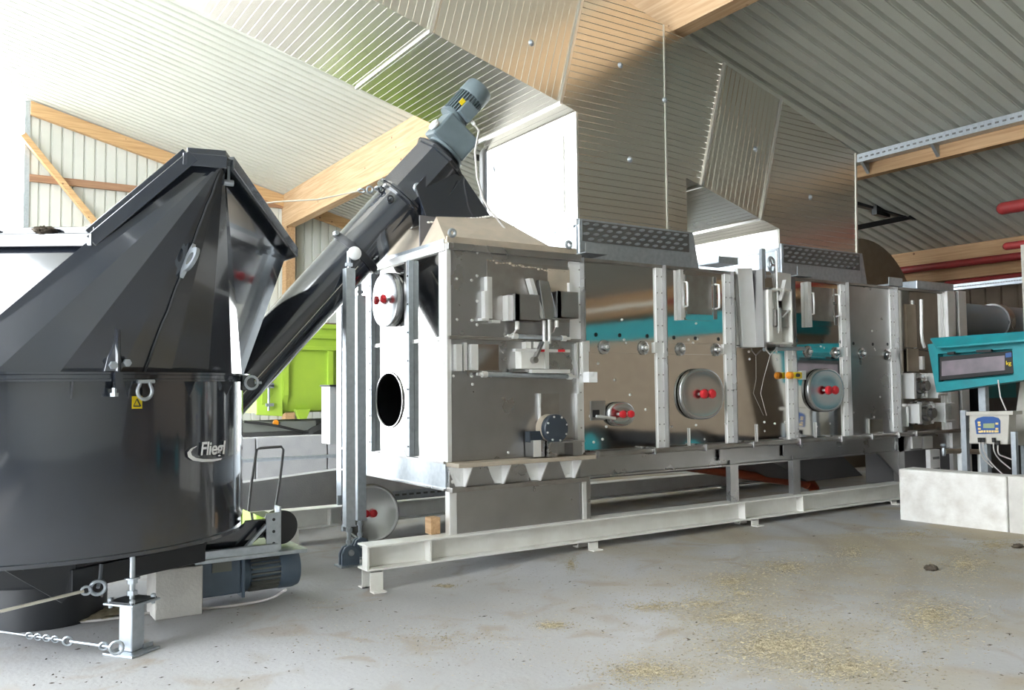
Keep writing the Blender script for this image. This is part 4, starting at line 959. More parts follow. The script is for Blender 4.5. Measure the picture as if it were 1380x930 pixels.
def drum_pt(px, py, off=.012):
    c = cylhit(px, py); n = V(c.x-HC.x, c.y-HC.y, 0).normalized(); return c+n*off
TLx0, TLx1, TB, TT = 268.5, 302, 619.5, 596.0
org = origin(hop)
for v in me.vertices:
    k = (v.co.x-lx0)/(lx1-lx0); h = (v.co.y-ly0)/(ly1-ly0)
    px = TLx0+(TLx1-TLx0)*k; py = TB-2.0*k+(TT-TB-.5*k)*h
    v.co = drum_pt(px, py)-org
me.materials.clear(); me.materials.append(M['white_text']); me.update()
lo = bpy.data.objects.new('lettering', me); COL.objects.link(lo); lo.parent = hop
sw_in = [(263.5,601.5),(258.5,605),(255.5,609),(256.5,613.5),(262,617),(272,618.6),(284,618.8),(297.5,617.2)]
sw_out = [(263.5,600.8),(256,604),(250.5,610),(251.5,616),(258,620.6),(270,622.6),(284,622.2),(295.5,619.8)]
mb = MB(); vs = [drum_pt(*p) for p in sw_in]+[drum_pt(*p) for p in sw_out]; k = len(sw_in)
mb.add(vs, [(i, k+i, k+i+1, i+1) for i in range(k-1)]); mb.build('swoosh', 'white_text', hop, smooth=0)
# base frame below the drum
a = FY(97, 775, 5.85); b = FY(272, 742, 5.85)
bf = MB(); p0 = V(.40, 5.80, .50); 
fa, fb_ = V(.60, 5.93, .44), V(1.50, 6.40, .44)
P('frame_beam', MB().bar(fa, fb_, .05, .13), 'black_dull', hop, smooth=0, bevel=.004)
P('frame_beam', MB().bar(fa+V(-.45,.75,.06), fb_+V(-.2,.75,.06), .05, .10), 'black_dull', hop, smooth=0)
P('frame_plate', MB().prism([V(.20, 5.84, .60), fa+V(.03,.0,.16), fa+V(.03,0,-.06), fa+V(-.04,0,-.13)], (-.01,.02,0)), 'black_dull', hop, smooth=0)
P('frame_plate', MB().prism([fb_+V(-.22,-.12,.16), fb_+V(.05,.02,.16), fb_+V(0,0,-.06), fb_+V(-.14,-.07,-.06)], (-.01,.02,0)), 'black_dull', hop, smooth=0)
P('frame_plate', MB().prism([V(-.75, 6.15, .60), V(.30, 5.82, .60), V(.45, 5.98, .42), V(-.6, 6.25, .42)], (0,.02,0)), 'black_dull', hop, smooth=0)
P('floor_cone', MB().lathe((HC.x, HC.y, .30), (0,0,1), [(0,.5),(.12,.62),(.30,1.28)], 48, cap1=False), 'black_dull', hop)
P('pedestal', MB().lathe((HC.x, HC.y, 0), (0,0,1), [(0,.40),(.32,.40)], 32), 'black_dull', hop)
# auger root tunnel and lower flap on the yard-facing side of the drum
P('outlet_box', MB().prism([(1.55, 6.62, .60), (2.03, 6.62, .60), (2.03, 6.62, .50), (1.85, 6.62, .37), (1.50, 6.62, .37)], (0,.9,0)), 'black', hop, smooth=0, bevel=.01)
sp = P('motor_shelf', MB().box(1.45, 2.28, 6.42, 7.10, .345, .375), 'galv', hop, smooth=0, bevel=.004)
MB().box(1.50, 2.06, 6.44, 6.50, .375, .43).build('shelf_angle', 'galv', sp, smooth=0)
MB().box(1.98, 2.09, 6.48, 6.50, .375, .66).build('upright_plate', 'galv', sp, smooth=0, bevel=.003)
MB().box(2.085, 2.10, 6.50, 6.62, .375, .70).build('upright_plate', 'galv', sp, smooth=0, bevel=.003)
MB().bar((1.82, 6.52, .40), (1.99, 6.52, .57), .05, .02).build('shelf_brace', 'galv', sp, smooth=0)
mb = MB()
for z in (.43, .52, .61): mb.lathe((2.035, 6.48, z), (0,-1,0), [(0,.012),(.002,.012)], 10)
part_stuff(mb.build('bolt_hole_shade', 'black_dull', sp))  # flat black discs in place of shaded bolt holes
MB().lathe((2.13, 6.75, .52), (.2,-1,0), [(0,.12),(.02,.13),(.12,.13)], 32).build('auger_bearing', 'black_dull', sp)
# lashing lock at the ring's right end
c = cylhit(323, 516, HR+.05); n = V(c.x-HC.x, c.y-HC.y, 0).normalized()
lk = MB(); lk.obox(c+V(.05,-.02,0), V(.045,0,0), V(0,.03,0), V(0,0,.055)); lko = P('ring_lock', lk, 'black', hop, smooth=0, bevel=.008)
MB().torus(c+V(.07,-.055,0), (0,1,0), .045, .010, 16, 6).build('lock_loop', 'galv', lko); MB().cyl(c+V(.08,-.02,0), c+V(.15,-.02,0), .010).build('lock_bolt', 'galv', lko)
# toggle on the raised rim
c = FY(308, 236, 5.52); MB().cyl(c+V(0,0,.06), c-V(0,0,.05), .010).build('rim_bolt', 'galv', hop); MB().lathe(c-V(.03,0,.05), (1,0,0), [(0,.02),(.06,.02)], 10).build('rim_nut', 'galv', hop)
# clods left lying on the low rim
def clod(c, r, lab, seed, sc=(1.5,1,.55), name='dirt_clod'):
    rnd = random.Random(seed); mb = MB(); mb.sphere((0,0,0), 1, 14, 9)
    mb.v = [tuple((Vector(v)*(1+rnd.uniform(-.22,.22)))) for v in mb.v]
    for _ in range(14):
        q = rnd.uniform(0, 6.28); d_ = rnd.uniform(.5, 1.15); mb.sphere((d_*math.cos(q), d_*math.sin(q), rnd.uniform(-.5, .3)), rnd.uniform(.12, .34), 6, 4)
    mb.v = [(c[0]+v[0]*r*sc[0], c[1]+v[1]*r*sc[1], c[2]+v[2]*r*sc[2]) for v in mb.v]
    return tag(mb.build(name, 'dirt', smooth=60), lab, 'dirt', None)
dr = (P0-P3).normalized()
clod(P0-dr*.28+V(-.02,-.06,.03), .045, 'dark clod lying on the hopper rim near its bend', 5); clod(P0-dr*.68+V(0,-.06,.03), .05, 'dark clod lying on the straight low hopper rim', 6)

# ------------------------------------------------------------------ auger
aug = thing('screw_auger', 'glossy black inclined screw auger tube from hopper to dryer', 'auger', (1.7, 7.65, 1.1))
A0 = FY(478, 341, 7.62); AD = (FY(592, 215, 7.32)-A0).normalized(); AS = (V(0,1,0)-AD*AD.y).normalized(); AN = AS.cross(AD)
if AN.z < 0: AN = -AN
def ax(s, u=0, y=0): return A0+AD*s+AN*u+AS*y
P('tube', MB().lathe(ax(-2.5), AD, [(0,.235),(3.20,.235)], 40), 'black', aug, smooth=40)
P('tube_flange', MB().lathe(ax(.66), AD, [(0,.24),(0,.29),(.02,.29),(.024,.27),(.03,.29),(.05,.29),(.05,.24)], 40, False, False), 'black', aug)
P('tube_seam', MB().bar(ax(-2.0, -.06, -.229), ax(-.1, -.06, -.229), .006, .012, (0,1,0)), 'rope', aug, smooth=0)
cl = P('clamp_band', MB().lathe(ax(-.035), AD, [(0,.238),(0,.26),(.03,.262),(.045,.262),(.07,.26),(.07,.238)], 40, False, False), 'black_dull', aug)
for (u, y) in ((.27, -.05), (-.265, -.06)):
    MB().lathe(ax(.0, u, y), (0,-1,0), [(0,.022),(.06,.02)], 10).build('clamp_bolt', 'galv', cl)
c = ax(-.05, .06, -.27); MB().lathe(c, (0,-1,0), [(0,.03),(.02,.062),(.045,.062),(.055,.045)], 20).build('pivot_cap', 'white_panel', cl)
# head: faceted barrel and drop spout
hd = P('head_barrel', MB().lathe(ax(.70), AD, [(0,.275),(.53,.265),(.53,.29),(.555,.29)], 8, ph=math.pi/8), 'black', aug, smooth=0)
sp_ = MB(); yy = .235
a = ax(.72, -.24); b = ax(1.30, -.22); 
ys = ax(1.0).y; s0_ = FY(577, 300, ys-yy); s1_ = FY(662, 292, ys-yy); prof = [ax(.74, .05), ax(1.22, .05), ax(1.22, -.24), V(s1_.x, ys, s1_.z), V(s0_.x, ys, s0_.z)]
sp_.prism([V(p.x, ys-yy, p.z) for p in prof], (0, 2*yy, 0)); spo = P('drop_spout', sp_, 'black', aug, smooth=0, bevel=.006)
MB().bar(ax(1.21, -.24, -yy-.003), ax(.74, -.27, -yy-.003), .004, .010, (0,1,0)).build('spout_joint', 'black_dull', spo, smooth=0)
mb = MB(); random.seed(9)
for i in range(22): k = i/21; mb.sphere(s0_+(s1_-s0_)*k+V(0,-.01,0), random.uniform(.010,.02), 6, 4, (1.3,.8,.7))
part_stuff(mb.build('sealant_bead', 'foam', spo))
for (s, u) in ((.83, .02),): MB().torus(ax(s, u, -.255), (0,1,0), .035, .016, 16, 8).build('cover_ring', 'galv', hd)
for (s, u, y) in ((.60, .235, -.10), (.575, .14, -.22)): MB().torus(ax(s, u, y), (0,1,0), .028, .010, 14, 6).build('rope_eye', 'black_dull', aug)
# gearbox and motor on top
gb = P('gearbox', MB().obox(ax(1.49, .05), AD*.14, AS*.15, AN*.20), 'motor_grey', aug, smooth=0, bevel=.02)
MB().lathe(ax(1.25), AD, [(0,.27),(.02,.27),(.03,.20),(.05,.18),(.08,.17)], 32).build('adapter_flange', 'black_dull', gb)
MB().lathe(ax(1.325, .0), AD, [(0,.20),(.025,.20)], 32).build('gear_flange', 'motor_grey', gb)
MB().lathe(ax(1.42, .24, -.10), AN, [(0,.02),(.03,.055),(.06,.055),(.07,.03)], 16).build('breather_cap', 'white_panel', gb)
mo = P('motor', MB().lathe(ax(1.62, .17), AD, [(0,.145),(.03,.145),(.035,.12),(.30,.12)], 28), 'motor_grey', aug, smooth=40)
fb = MB()
for k in range(28):
    q = 2*math.pi*k/28; rdl = AN*math.cos(q)+AS*math.sin(q); fb.obox(ax(1.79, .17)+rdl*.127, AD*.115, rdl.cross(AD)*.004, rdl*.014)
fb.build('cooling_fin', 'motor_grey', mo, smooth=0)
MB().lathe(ax(1.90, .17), AD, [(0,.142),(.015,.147),(.13,.145),(.155,.13),(.16,.06)], 28).build('fan_cover', 'motor_grey', mo)
tb = MB().obox(ax(1.74, .14, -.16), AD*.075, AS*.035, AN*.075).build('terminal_box', 'motor_grey', mo, smooth=0, bevel=.01)
MB().obox(ax(1.77, .24, -.143), AD*.028, AS*.006, AN*.022).build('warning_sticker', 'yellow', mo, smooth=0)
MB().lathe(ax(1.70, .05, -.16), -AN, [(0,.02),(.04,.018)], 10).build('cable_gland', 'white_panel', mo)
g = ax(1.70, .02, -.16)
pts = [g, g+V(.06,0,-.06), FY(640, 205, 7.06), FY(643, 240, 7.02), FY(651, 268, 7.0), FY(660, 284, 6.98), FY(668, 292, 6.96), V(4.70, 6.95, ZT+.04)]
P('motor_cable', MB().tube(pts, .011, 8), 'cable', aug, smooth=60)
# wire rope from the auger to a bracket on the far wall side of the hopper
rp = thing('guy_rope', 'thin wire rope with chain links stretched from auger flange to the left', 'rope', (3.2, 7.4, 3.5))
e0 = ax(.60, .255, -.12); e1 = FY(372, 272, 7.9)
lnk = [e0+(e1-e0)*k for k in (.02, .10, .18)]
for i, c in enumerate(lnk): MB().torus(c, (0,1,.3) if i % 2 else (.2,.3,1), .03, .009, 14, 6).build('chain_link', 'galv', rp)
MB().tube([e0+(e1-e0)*.2, e0+(e1-e0)*.6+V(0,0,-.03), e1, e1+(e1-e0)*2.2], .007, 6).build('rope', 'rope', rp)
# the two adjustable legs carrying the auger
for k, (px, zf, y) in enumerate(((470, 0, 7.36), (486, 0, 7.66))):
    x = (3.0, 3.235)[k]
    lg = thing('auger_support', ('galvanised square prop under the auger clamp, foot nearest the white beam', 'galvanised square prop just behind the first, hidden foot by the leaning lid')[k], 'prop', (x, y, 0), 'auger support props')
    ztop_ = (2.70, 2.49)[k]
    MB().box(x-.045, x+.045, y-.045, y+.045, .36, ztop_).build('square_tube', 'galv', lg, smooth=0, bevel=.005)
    MB().box(x-.05, x+.05, y-.05, y+.05, .352, .362).build('tube_cap', 'galv', lg, smooth=0)
    MB().cyl((x, y, .16), (x, y, .37), .018).build('threaded_rod', 'galv', lg)
    MB().lathe((x, y, .30), (0,0,1), [(0,.03),(.035,.03)], 6).build('nut', 'galv', lg); MB().lathe((x, y, .20), (0,0,1), [(0,.03),(.03,.03)], 6).build('nut', 'galv', lg)
    ft = MB(); ft.prism([(x-.085, y-.045, 0), (x+.085, y-.045, 0), (x+.085, y-.045, .11), (x+.055, y-.045, .17), (x, y-.045, .19), (x-.055, y-.045, .17), (x-.085, y-.045, .11)], (0,.03,0)); ft.prism([(x-.085, y+.015, 0), (x+.085, y+.015, 0), (x+.085, y+.015, .11), (x+.055, y+.015, .17), (x, y+.015, .19), (x-.055, y+.015, .17), (x-.085, y+.015, .11)], (0,.03,0))
    ft.build('clevis_foot', 'bluegrey', lg, smooth=30, bevel=.006)
    MB().box(x-.11, x+.11, y-.09, y+.09, 0, .012).build('base_plate', 'galv', lg, smooth=0)
    MB().lathe((x, y-.045, .12), (0,-1,0), [(0,.03),(.015,.028)], 12).build('pivot_pin', 'galv', lg)
    MB().cyl((x, y, ztop_), (x, y, ztop_+.16), .018).build('threaded_rod', 'galv', lg); MB().lathe((x, y, ztop_+.02), (0,0,1), [(0,.035),(.03,.035)], 6).build('nut', 'galv', lg)
    e = ax(-.05, .06, -.3) if k == 0 else ax(-.0, -.26, .05)

# ------------------------------------------------------------------ lower drive motor, stand foot, block, ropes
gm = thing('gear_motor', 'blue grey gear motor slung under the shelf beside the hopper', 'motor', (1.9, 6.72, .03))
MB().box(1.52, 1.82, 6.56, 6.92, .07, .345).build('gear_case', 'bluegrey', gm, smooth=0, bevel=.015)
MB().box(1.60, 1.74, 6.545, 6.56, .25, .33).build('inspection_plate', 'fin_dark', gm, smooth=0)
MB().box(1.815, 1.84, 6.54, 6.94, .04, .345).build('motor_flange', 'bluegrey', gm, smooth=0, bevel=.006)
MB().lathe((1.84, 6.74, .19), (1,0,0), [(0,.16),(.05,.15),(.06,.125),(.30,.125)], 28).build('motor_body', 'bluegrey', gm)
mb = MB()
for k in range(24):
    q = 2*math.pi*k/24; rd = V(0, math.cos(q), math.sin(q)); mb.obox(V(2.02, 6.74, .19)+rd*.135, V(.11,0,0), rd.cross(V(1,0,0))*.005, rd*.018)
mb.build('cooling_fin', 'fin_dark', gm, smooth=0)
MB().lathe((2.13, 6.74, .19), (1,0,0), [(0,.152),(.02,.158),(.12,.158),(.16,.145),(.175,.10),(.178,.03)], 32).build('fan_cover', 'bluegrey', gm)
MB().box(1.95, 2.08, 6.64, 6.84, .30, .345).build('terminal_box', 'bluegrey', gm, smooth=0, bevel=.01)
tag(MB().box(1.18, 1.50, 6.40, 6.72, 0, .345).build('concrete_block', 'concrete', smooth=0, bevel=.008), 'pale square concrete block under the hopper frame beside the motor', 'block')
fo = thing('levelling_foot', 'galvanised square levelling foot with screw under the hopper edge', 'foot', (.93, 5.72, 0))
fx, fy = .925, 5.74; ROT = V(.80, .6, 0); RN = V(-.6, .8, 0)
def fpl(z0, z1, h, name, mat='galv', bev=.003): return MB().obox((fx, fy, (z0+z1)/2), ROT*h, RN*h, V(0,0,(z1-z0)/2)).build(name, mat, fo, smooth=0, bevel=bev)
fpl(0, .015, .115, 'base_plate'); fpl(.015, .30, .052, 'square_tube', 'galv', .008); fpl(.30, .312, .115, 'top_plate'); fpl(.312, .322, .10, 'top_plate', 'black_dull')
for sx in (-1, 1):
    for sy in (-1, 1):
        c = V(fx, fy, .32)+ROT*.085*sx+RN*.085*sy; MB().lathe(c-V(0,0,.04), (0,0,1), [(0,.012),(.03,.012),(.03,.016),(.055,.016),(.062,.008)], 8).build('bolt', 'galv', fo)
MB().cyl((fx, fy, .32), (fx, fy, .60), .017).build('threaded_rod', 'galv', fo)
for z in (.345, .415): MB().lathe((fx, fy, z), (0,0,1), [(0,.033),(.028,.033)], 6).build('nut', 'galv', fo)
MB().lathe((fx, fy, .443), (0,0,1), [(0,.045),(.008,.045)], 20).build('washer', 'galv', fo)
MB().bar((fx+.06, fy-.02, .0), (fx+.12, fy+.02, .0), .02, .08).build('anchor_bolt', 'galv', fo)
def wire(name, pts, r, mat, lab, cat='rope'): return tag(MB().tube(pts, r, 8).build(name, mat, smooth=60), lab, cat)
def smooth_path(P_, n=8):
    P_ = [Vector(p) for p in P_]; out = []
    Q = [P_[0]*2-P_[1]]+P_+[P_[-1]*2-P_[-2]]
    for i in range(1, len(Q)-2):
        for k in range(n):
            t = k/n; a, b, c, d = Q[i-1], Q[i], Q[i+1], Q[i+2]
            out.append(.5*((2*b)+(-a+c)*t+(2*a-5*b+4*c-d)*t*t+(-a+3*b-3*c+d)*t**3))
    out.append(P_[-1]); return out
# upper lashing rope with eye
lr = thing('lashing_rope', 'pale wire rope ending in a ring, running up to the hopper frame', 'rope', (.6, 5.8, .3))
e = FY(132, 792, 5.85); e2 = FY(-40, 834, 5.75)
MB().tube([e+(e2-e)*.12, (e+e2)/2, e2], .010, 8).build('rope', 'rope', lr)
MB().torus(e, (.1,1,.1), .042, .012, 20, 8).build('ring', 'galv', lr)
MB().torus(e+(e2-e)*.10, (.1,1,.3), .026, .009, 16, 8).build('thimble', 'galv', lr); MB().tube([e, e+V(.02,.06,.05), e+V(.03,.10,.12)], .012).build('hook', 'galv', lr)
# lower lashing chain with shackle at the foot
lc = thing('lashing_chain', 'galvanised lashing chain with spring links hooked to the levelling foot', 'chain', (.5, 5.6, .06))
c0 = FZ(157, 873, .07); c1 = FZ(-10, 850, .10)
MB().torus(c0, (.3,1,0), .036, .010, 18, 8).build('shackle', 'galv', lc)
MB().tube([c0+(c1-c0)*.04, c0+(c1-c0)*.12, c0+(c1-c0)*.36], .009, 8).build('turnbuckle', 'galv', lc); MB().torus(c0+(c1-c0)*.10, (.3,1,.2), .022, .008, 14, 6).build('chain_link', 'galv', lc)
MB().torus(c0+(c1-c0)*.38, (.3,1,.2), .026, .008, 14, 6).build('chain_link', 'galv', lc)
MB().tube([c0+(c1-c0)*.40, c0+(c1-c0)*1.0], .006, 6).build('wire', 'galv', lc)
for i in range(4): MB().torus(c0+(c1-c0)*(.48+.07*i)+V(0,0,.0), (.6,1,.3), .020, .006, 12, 6).build('wire_clip', 'galv', lc)
# loop of cable on the floor and the pit of chaff beside it
pts = [FZ(385, 795, .15), FZ(360, 808, .03), FZ(300, 818, .012), FZ(220, 824, .012), FZ(150, 834, .012), FZ(100, 838, .012), FZ(74, 833, .012), FZ(90, 826, .02), FZ(115, 826, .03), FZ(135, 806, .12), FZ(137, 800, .18)]
wire('floor_cable', smooth_path(pts), .010, 'cable', 'grey cable running from the motor and looping on the floor', 'cable')
pts = [FZ(88, 803, .02), FZ(95, 815, .012), FZ(112, 829, .012), FZ(140, 830, .012), FZ(165, 824, .012)]
wire('floor_cable', smooth_path(pts), .010, 'cable', 'second dark cable loop in the chaff by the foot', 'cable')

# lid taken off the open hatch, leaning at the props
ld = thing('hatch_lid', 'round dark steel hatch lid with red knob leaning under the dryer end', 'lid', (3.6, 8.33, 0))
lc_ = FY(500, 692, 8.30); nn = V(-.25, -.96, .12).normalized(); hx = nn.cross(V(0,0,1)).normalized(); hy = hx.cross(nn).normalized()
MB().oval(lc_, hx*.298, hy*.298, nn, [(-.05,.95),(-.045,1.0),(-.02,1.0),(0,.97),(.004,.9),(-.004,.86),(-.006,.02)], 48, 2.1)  .build('lid_shell', 'lid', ld, smooth=50)
MB().torus(lc_-nn*.045, nn, .288, .016, 40, 8).build('lid_gasket', 'rubber', ld)
for k_ in (-.02, .06): knob(lc_-nn*.006+hx*k_, nn, ld, .042)
# switch cabinet on a post behind the props
sc = thing('switch_cabinet', 'white switch cabinet on a thin post behind the auger props', 'cabinet', (3.55, 9.1, 0))
x0, x1, z0, z1 = rect(441, 521, 459, 598, 9.1)
MB().box(x0, x1, 9.02, 9.28, z0, z1).build('housing', 'white_panel', sc, smooth=0, bevel=.006)
MB().box(x0-.01, x1+.01, 9.0, 9.3, z1, z1+.02).build('rain_lid', 'rubber', sc, smooth=0)
MB().box(x1-.07, x1-.02, 9.01, 9.02, z1-.09, z1-.05).build('label_plate', 'red', sc, smooth=0)
MB().cyl((x1+.03, 9.1, 0), (x1+.03, 9.1, z1+.02), .025).build('post', 'galv', sc)

# ------------------------------------------------------------------ background: kerb, trailer, handle cart
kb = MB(); ka = V(2.0, 9.05, 0); kd = V(.876, .482, 0)
kb.bar(ka+V(0,0,.3), ka+kd*9+V(0,0,.3), .18, .6); struct('kerb', kb, 'concrete_kerb', 'grey concrete kerb wall running behind the dryer', 'kerb', smooth=0)
tr = thing('tipping_trailer', 'lime green tipping trailer parked behind the black auger', 'trailer', (4.6, 14, 0))
yT = 14.0
x0 = FY(382, 520, yT).x; zb = FY(382, 557, yT).z; zt = FY(440, 437, yT).z; xl = FY(347, 520, yT).x; xr = x0+2.3
mb = MB(); pr = [(yT+.25, zb), (yT+.10, zb+.03), (yT+.02, zb+.16), (yT, zb+.32), (yT, zt), (yT+2.2, zt), (yT+2.2, zb)]
mb.prism([(x0-.35, p[0], p[1]) for p in pr], (xr-x0+.35, 0, 0)); mb.build('body', 'green', tr, smooth=30)
MB().box(x0-.25, xr-.1, yT+.08, yT+2.12, zt-.05, zt+.03).build('added_load', 'heap', tr, smooth=0)  # unseen brown top added to cut the green reflection in the duct
for x in (x0+.02, x0+.80, x0+1.6, x0+2.2):
    MB().prism([(x-.04, yT-.06, zt-.45), (x-.04, yT-.06, zb+.3), (x-.04, yT+.05, zb+.05), (x-.04, yT+.2, zb-.02), (x-.04, yT+.3, zb+.02), (x-.04, yT+.05, zb+.4), (x-.04, yT+.02, zt-.45)], (.09,0,0)).build('rib', 'green', tr, smooth=0)
for k, z in enumerate((zt-.05, zt-.22, zt-.42)): MB().box(x0-.37, xr, yT-.05-(.03 if k == 2 else 0), yT+.02, z-.035, z+.035).build('side_rail', 'green', tr, smooth=0, bevel=.01)
MB().prism([(xl, yT+.05, zb-.02), (x0-.02, yT-.03, zb-.05), (x0-.02, yT-.03, zt-.55), (xl, yT+.05, zt-.7)], (0,.06,0)).build('tail_gate', 'green', tr, smooth=0, bevel=.01)
xh = FY(362, 520, yT-.05).x
MB().cyl((xh, yT-.06, zb+.05), (xh, yT-.06, zb+.75), .02).build('gate_rod', 'galv', tr)
for z in (zb+.12, zb+.42, zb+.45): MB().box(xh-.05, xh+.08, yT-.08, yT-.04, z, z+.05).build('gate_hinge', 'galv', tr, smooth=0)
MB().box(xl-.3, xr, yT+.35, yT+.55, zb-.42, zb-.12).build('chassis', 'galv_dark', tr, smooth=0)
MB().box(xl-.5, x0+.6, yT+.10, yT+.25, zb-.30, zb-.14).build('bumper', 'fin_dark', tr, smooth=0)
c = FY(408, 558, yT); MB().prism([(c.x-.13, yT-.02, zb+.06), (c.x+.13, yT-.02, zb+.06), (c.x+.06, yT-.02, zb-.10), (c.x-.06, yT-.02, zb-.10)], (0,.12,0)).build('tie_plate', 'green', tr, smooth=0)
c = FY(374, 570, yT); MB().lathe((c.x, yT+.10, c.z), (0,-1,0), [(0,.05),(.03,.045)], 14).build('side_lamp', 'orange', tr)
for x in (x0+.75, x0+1.75):
    w = MB().lathe((x, yT+.25, .50), (0,-1,0), [(0,.42),(.06,.50),(.2,.50),(.26,.42),(.24,.26),(.16,.24)], 32).build('wheel', 'rubber', tr)
    MB().lathe((x, yT+.25, .50), (0,1,0), [(-.2,.24),(-.05,.24),(0,.1),(1.6,.1)], 20).build('hub', 'galv', w)
MB().cyl((xl-.1, yT+.45, 0), (xl-.1, yT+.45, zb-.2), .05).build('parking_leg', 'galv_dark', tr)
pts = [V(xl-.2, yT+.05, zb-.12), V(xl+.3, yT+.0, zb-.2), V(xl+.9, yT+.05, zb-.34), V(xl+1.3, yT+.05, zb-.30)]
MB().tube(smooth_path(pts), .025, 6).build('hose', 'rubber', tr)
# block wall and rail behind, in front of the trailer wheels
bw = MB(); bwall = thing('low_block_wall', 'low weathered concrete block wall in front of the trailer wheels', 'wall', (5.2, 12.6, 0))
for i in range(5): MB().box(2.6+i*1.1, 2.6+i*1.1+1.08, 12.6, 12.9, 0, FY(400, 588, 12.6).z).build('block', 'concrete_kerb', bwall, smooth=0, bevel=.01)
tag(MB().bar((2.6, 11.9, .62), (8.0, 11.9, .62), .05, .05).build('guard_rail', 'galv', smooth=0), 'thin pale guard rail in front of the low block wall', 'rail')
for x in (2.8, 5.2, 7.6): MB().box(x-.03, x+.03, 11.89, 11.95, 0, .62).build('rail_post', 'galv', bpy.data.objects['guard_rail'], smooth=0)
# bent-bar cart handle behind the motor shelf
hc = thing('cart_handle', 'dark bent steel handle of a cart standing behind the motor shelf', 'handle', (2.45, 7.9, .5))
Y_ = 8.0; pts = [FY(334, 697, Y_), FY(339, 650, Y_), FY(346, 606, Y_), FY(351, 604, Y_), FY(379, 602, Y_), FY(382, 606, Y_), FY(377, 650, Y_), FY(369, 697, Y_)]
MB().tube(pts, .013, 8).build('bar', 'galv_dark', hc); a = FY(350, 715, Y_)
MB().prism([(a.x-.2, Y_-.15, .14), (a.x+.10, Y_-.15, .14), (a.x+.16, Y_-.15, .42), (a.x-.25, Y_-.15, .42)], (0,.5,0)).build('cart_body', 'black_dull', hc, smooth=0, bevel=.02)
for xx in (a.x-.15, a.x+.08): MB().lathe((xx, Y_-.1, .10), (0,1,0), [(0,.08),(.01,.10),(.05,.10),(.06,.08)], 20).build('wheel', 'rubber', hc)

# ------------------------------------------------------------------ right side: concrete wall, scale display, control box, pipes
cw = MB(); xw = 8.67
rnd = random.Random(31); pl = [(xw, 5.60), (xw+.03, 5.2), (xw+.09, 4.50), (xw+.32, 4.50), (xw+.30, 5.62)]
cw.prism([(p[0], p[1], .08) for p in pl], (0,0,.582)); tag(cw.build('concrete_wall', 'concrete_white', smooth=0, bevel=.02), 'whitewashed low concrete wall end in front of the dryer drive', 'wall')
cw = MB().prism([(xw+.09, 4.49, .08), (xw+.2, 3.2, .08), (xw+.45, 3.2, .08), (xw+.33, 4.49, .08)], (0,0,.59)); tag(cw.build('concrete_wall', 'concrete', smooth=0, bevel=.02), 'stained concrete wall section joining the whitewashed one', 'wall')
# teal framed scale display, face towards -X
XS = 9.75
def XQ(px, py, x=XS): return FX(px, py, x)
sd = thing('scale_display', 'teal framed weighing scale display case with open flap above the concrete wall', 'display', (XS, 5.2, 1.5))
fr = [(1250,464),(1382,451),(1380,512),(1262,529)]
F4 = [XQ(*p) for p in fr]
inn_ = [(1264,477),(1364,470),(1366,506),(1265,515)]
I4 = [XQ(*p, XS) for p in inn_]
mb = MB(); vs = F4+I4+[p+V(.10,0,0) for p in I4]
mb.add(vs, [(0,1,5,4),(1,2,6,5),(2,3,7,6),(3,0,4,7),(4,5,9,8),(5,6,10,9),(6,7,11,10),(7,4,8,11)]); mb.build('frame', 'teal', sd, smooth=0)
MB().prism(F4, (.02,0,0)).v
bk = MB(); bk.prism([p+V(.11,0,0) for p in F4], (.14,0,0)); bk.build('case', 'teal', sd, smooth=0)
sides = MB()
for i in range(4): a, b = F4[i], F4[(i+1) % 4]; sides.add([a, b, b+V(.12,0,0), a+V(.12,0,0)], [(0,3,2,1)])
sides.build('case_edge', 'teal', sd, smooth=0)
fl = MB().prism([XQ(1254,458,XS-.02), XQ(1382,449,XS-.02), XQ(1382,460,XS-.12), XQ(1262,470,XS-.12)], (0,0,.02)); fl.build('flap', 'teal', sd, smooth=0)
scn = MB().prism([XQ(1266,481,XS-.005), XQ(1364,473,XS-.005), XQ(1366,503,XS-.005), XQ(1266,513,XS-.005)], (.05,0,0)); so = scn.build('display_unit', 'rubber', sd, smooth=0, bevel=.006)
MB().prism([XQ(1269,487,XS-.012), XQ(1354,479,XS-.012), XQ(1354,499,XS-.012), XQ(1269,507,XS-.012)], (.01,0,0)).build('display_window', 'screen', so, smooth=0)
MB().prism([XQ(1355,476,XS-.012), XQ(1363,475,XS-.012), XQ(1363,481,XS-.012), XQ(1355,482,XS-.012)], (.01,0,0)).build('blue_key', 'blue_plastic', so, smooth=0)
# 'kg' mark and small line of print on the display unit
def text_x(body, px0, py0, hpx, parent, mat, x):
    cu = bpy.data.curves.new('print', 'FONT'); cu.body = body; cu.size = 1
    to = bpy.data.objects.new('print_tmp', cu); COL.objects.link(to)
    me = bpy.data.meshes.new_from_object(to.evaluated_get(bpy.context.evaluated_depsgraph_get())); bpy.data.objects.remove(to)
    p = XQ(px0, py0, x); q = XQ(px0, py0-hpx, x); h = (q.z-p.z)/.7; og = origin(parent)
    for v in me.vertices: v.co = Vector((p.x, p.y-v.co.x*h, p.z+v.co.y*h))-og
    me.materials.clear(); me.materials.append(M[mat]); o = bpy.data.objects.new('print', me); COL.objects.link(o); o.parent = parent
text_x('kg', 1355.5, 492, 5.5, so, 'yellow', XS-.014)
for (a, b, y) in ((1279, 1288, 476.5), (1318, 1338, 473.5)):
    p = XQ(a, y); q = XQ(b, y-.8); MB().bar(p+V(-.02,0,0), q+V(-.02,0,0), .04, .03).build('latch', 'rubber', sd, smooth=0)
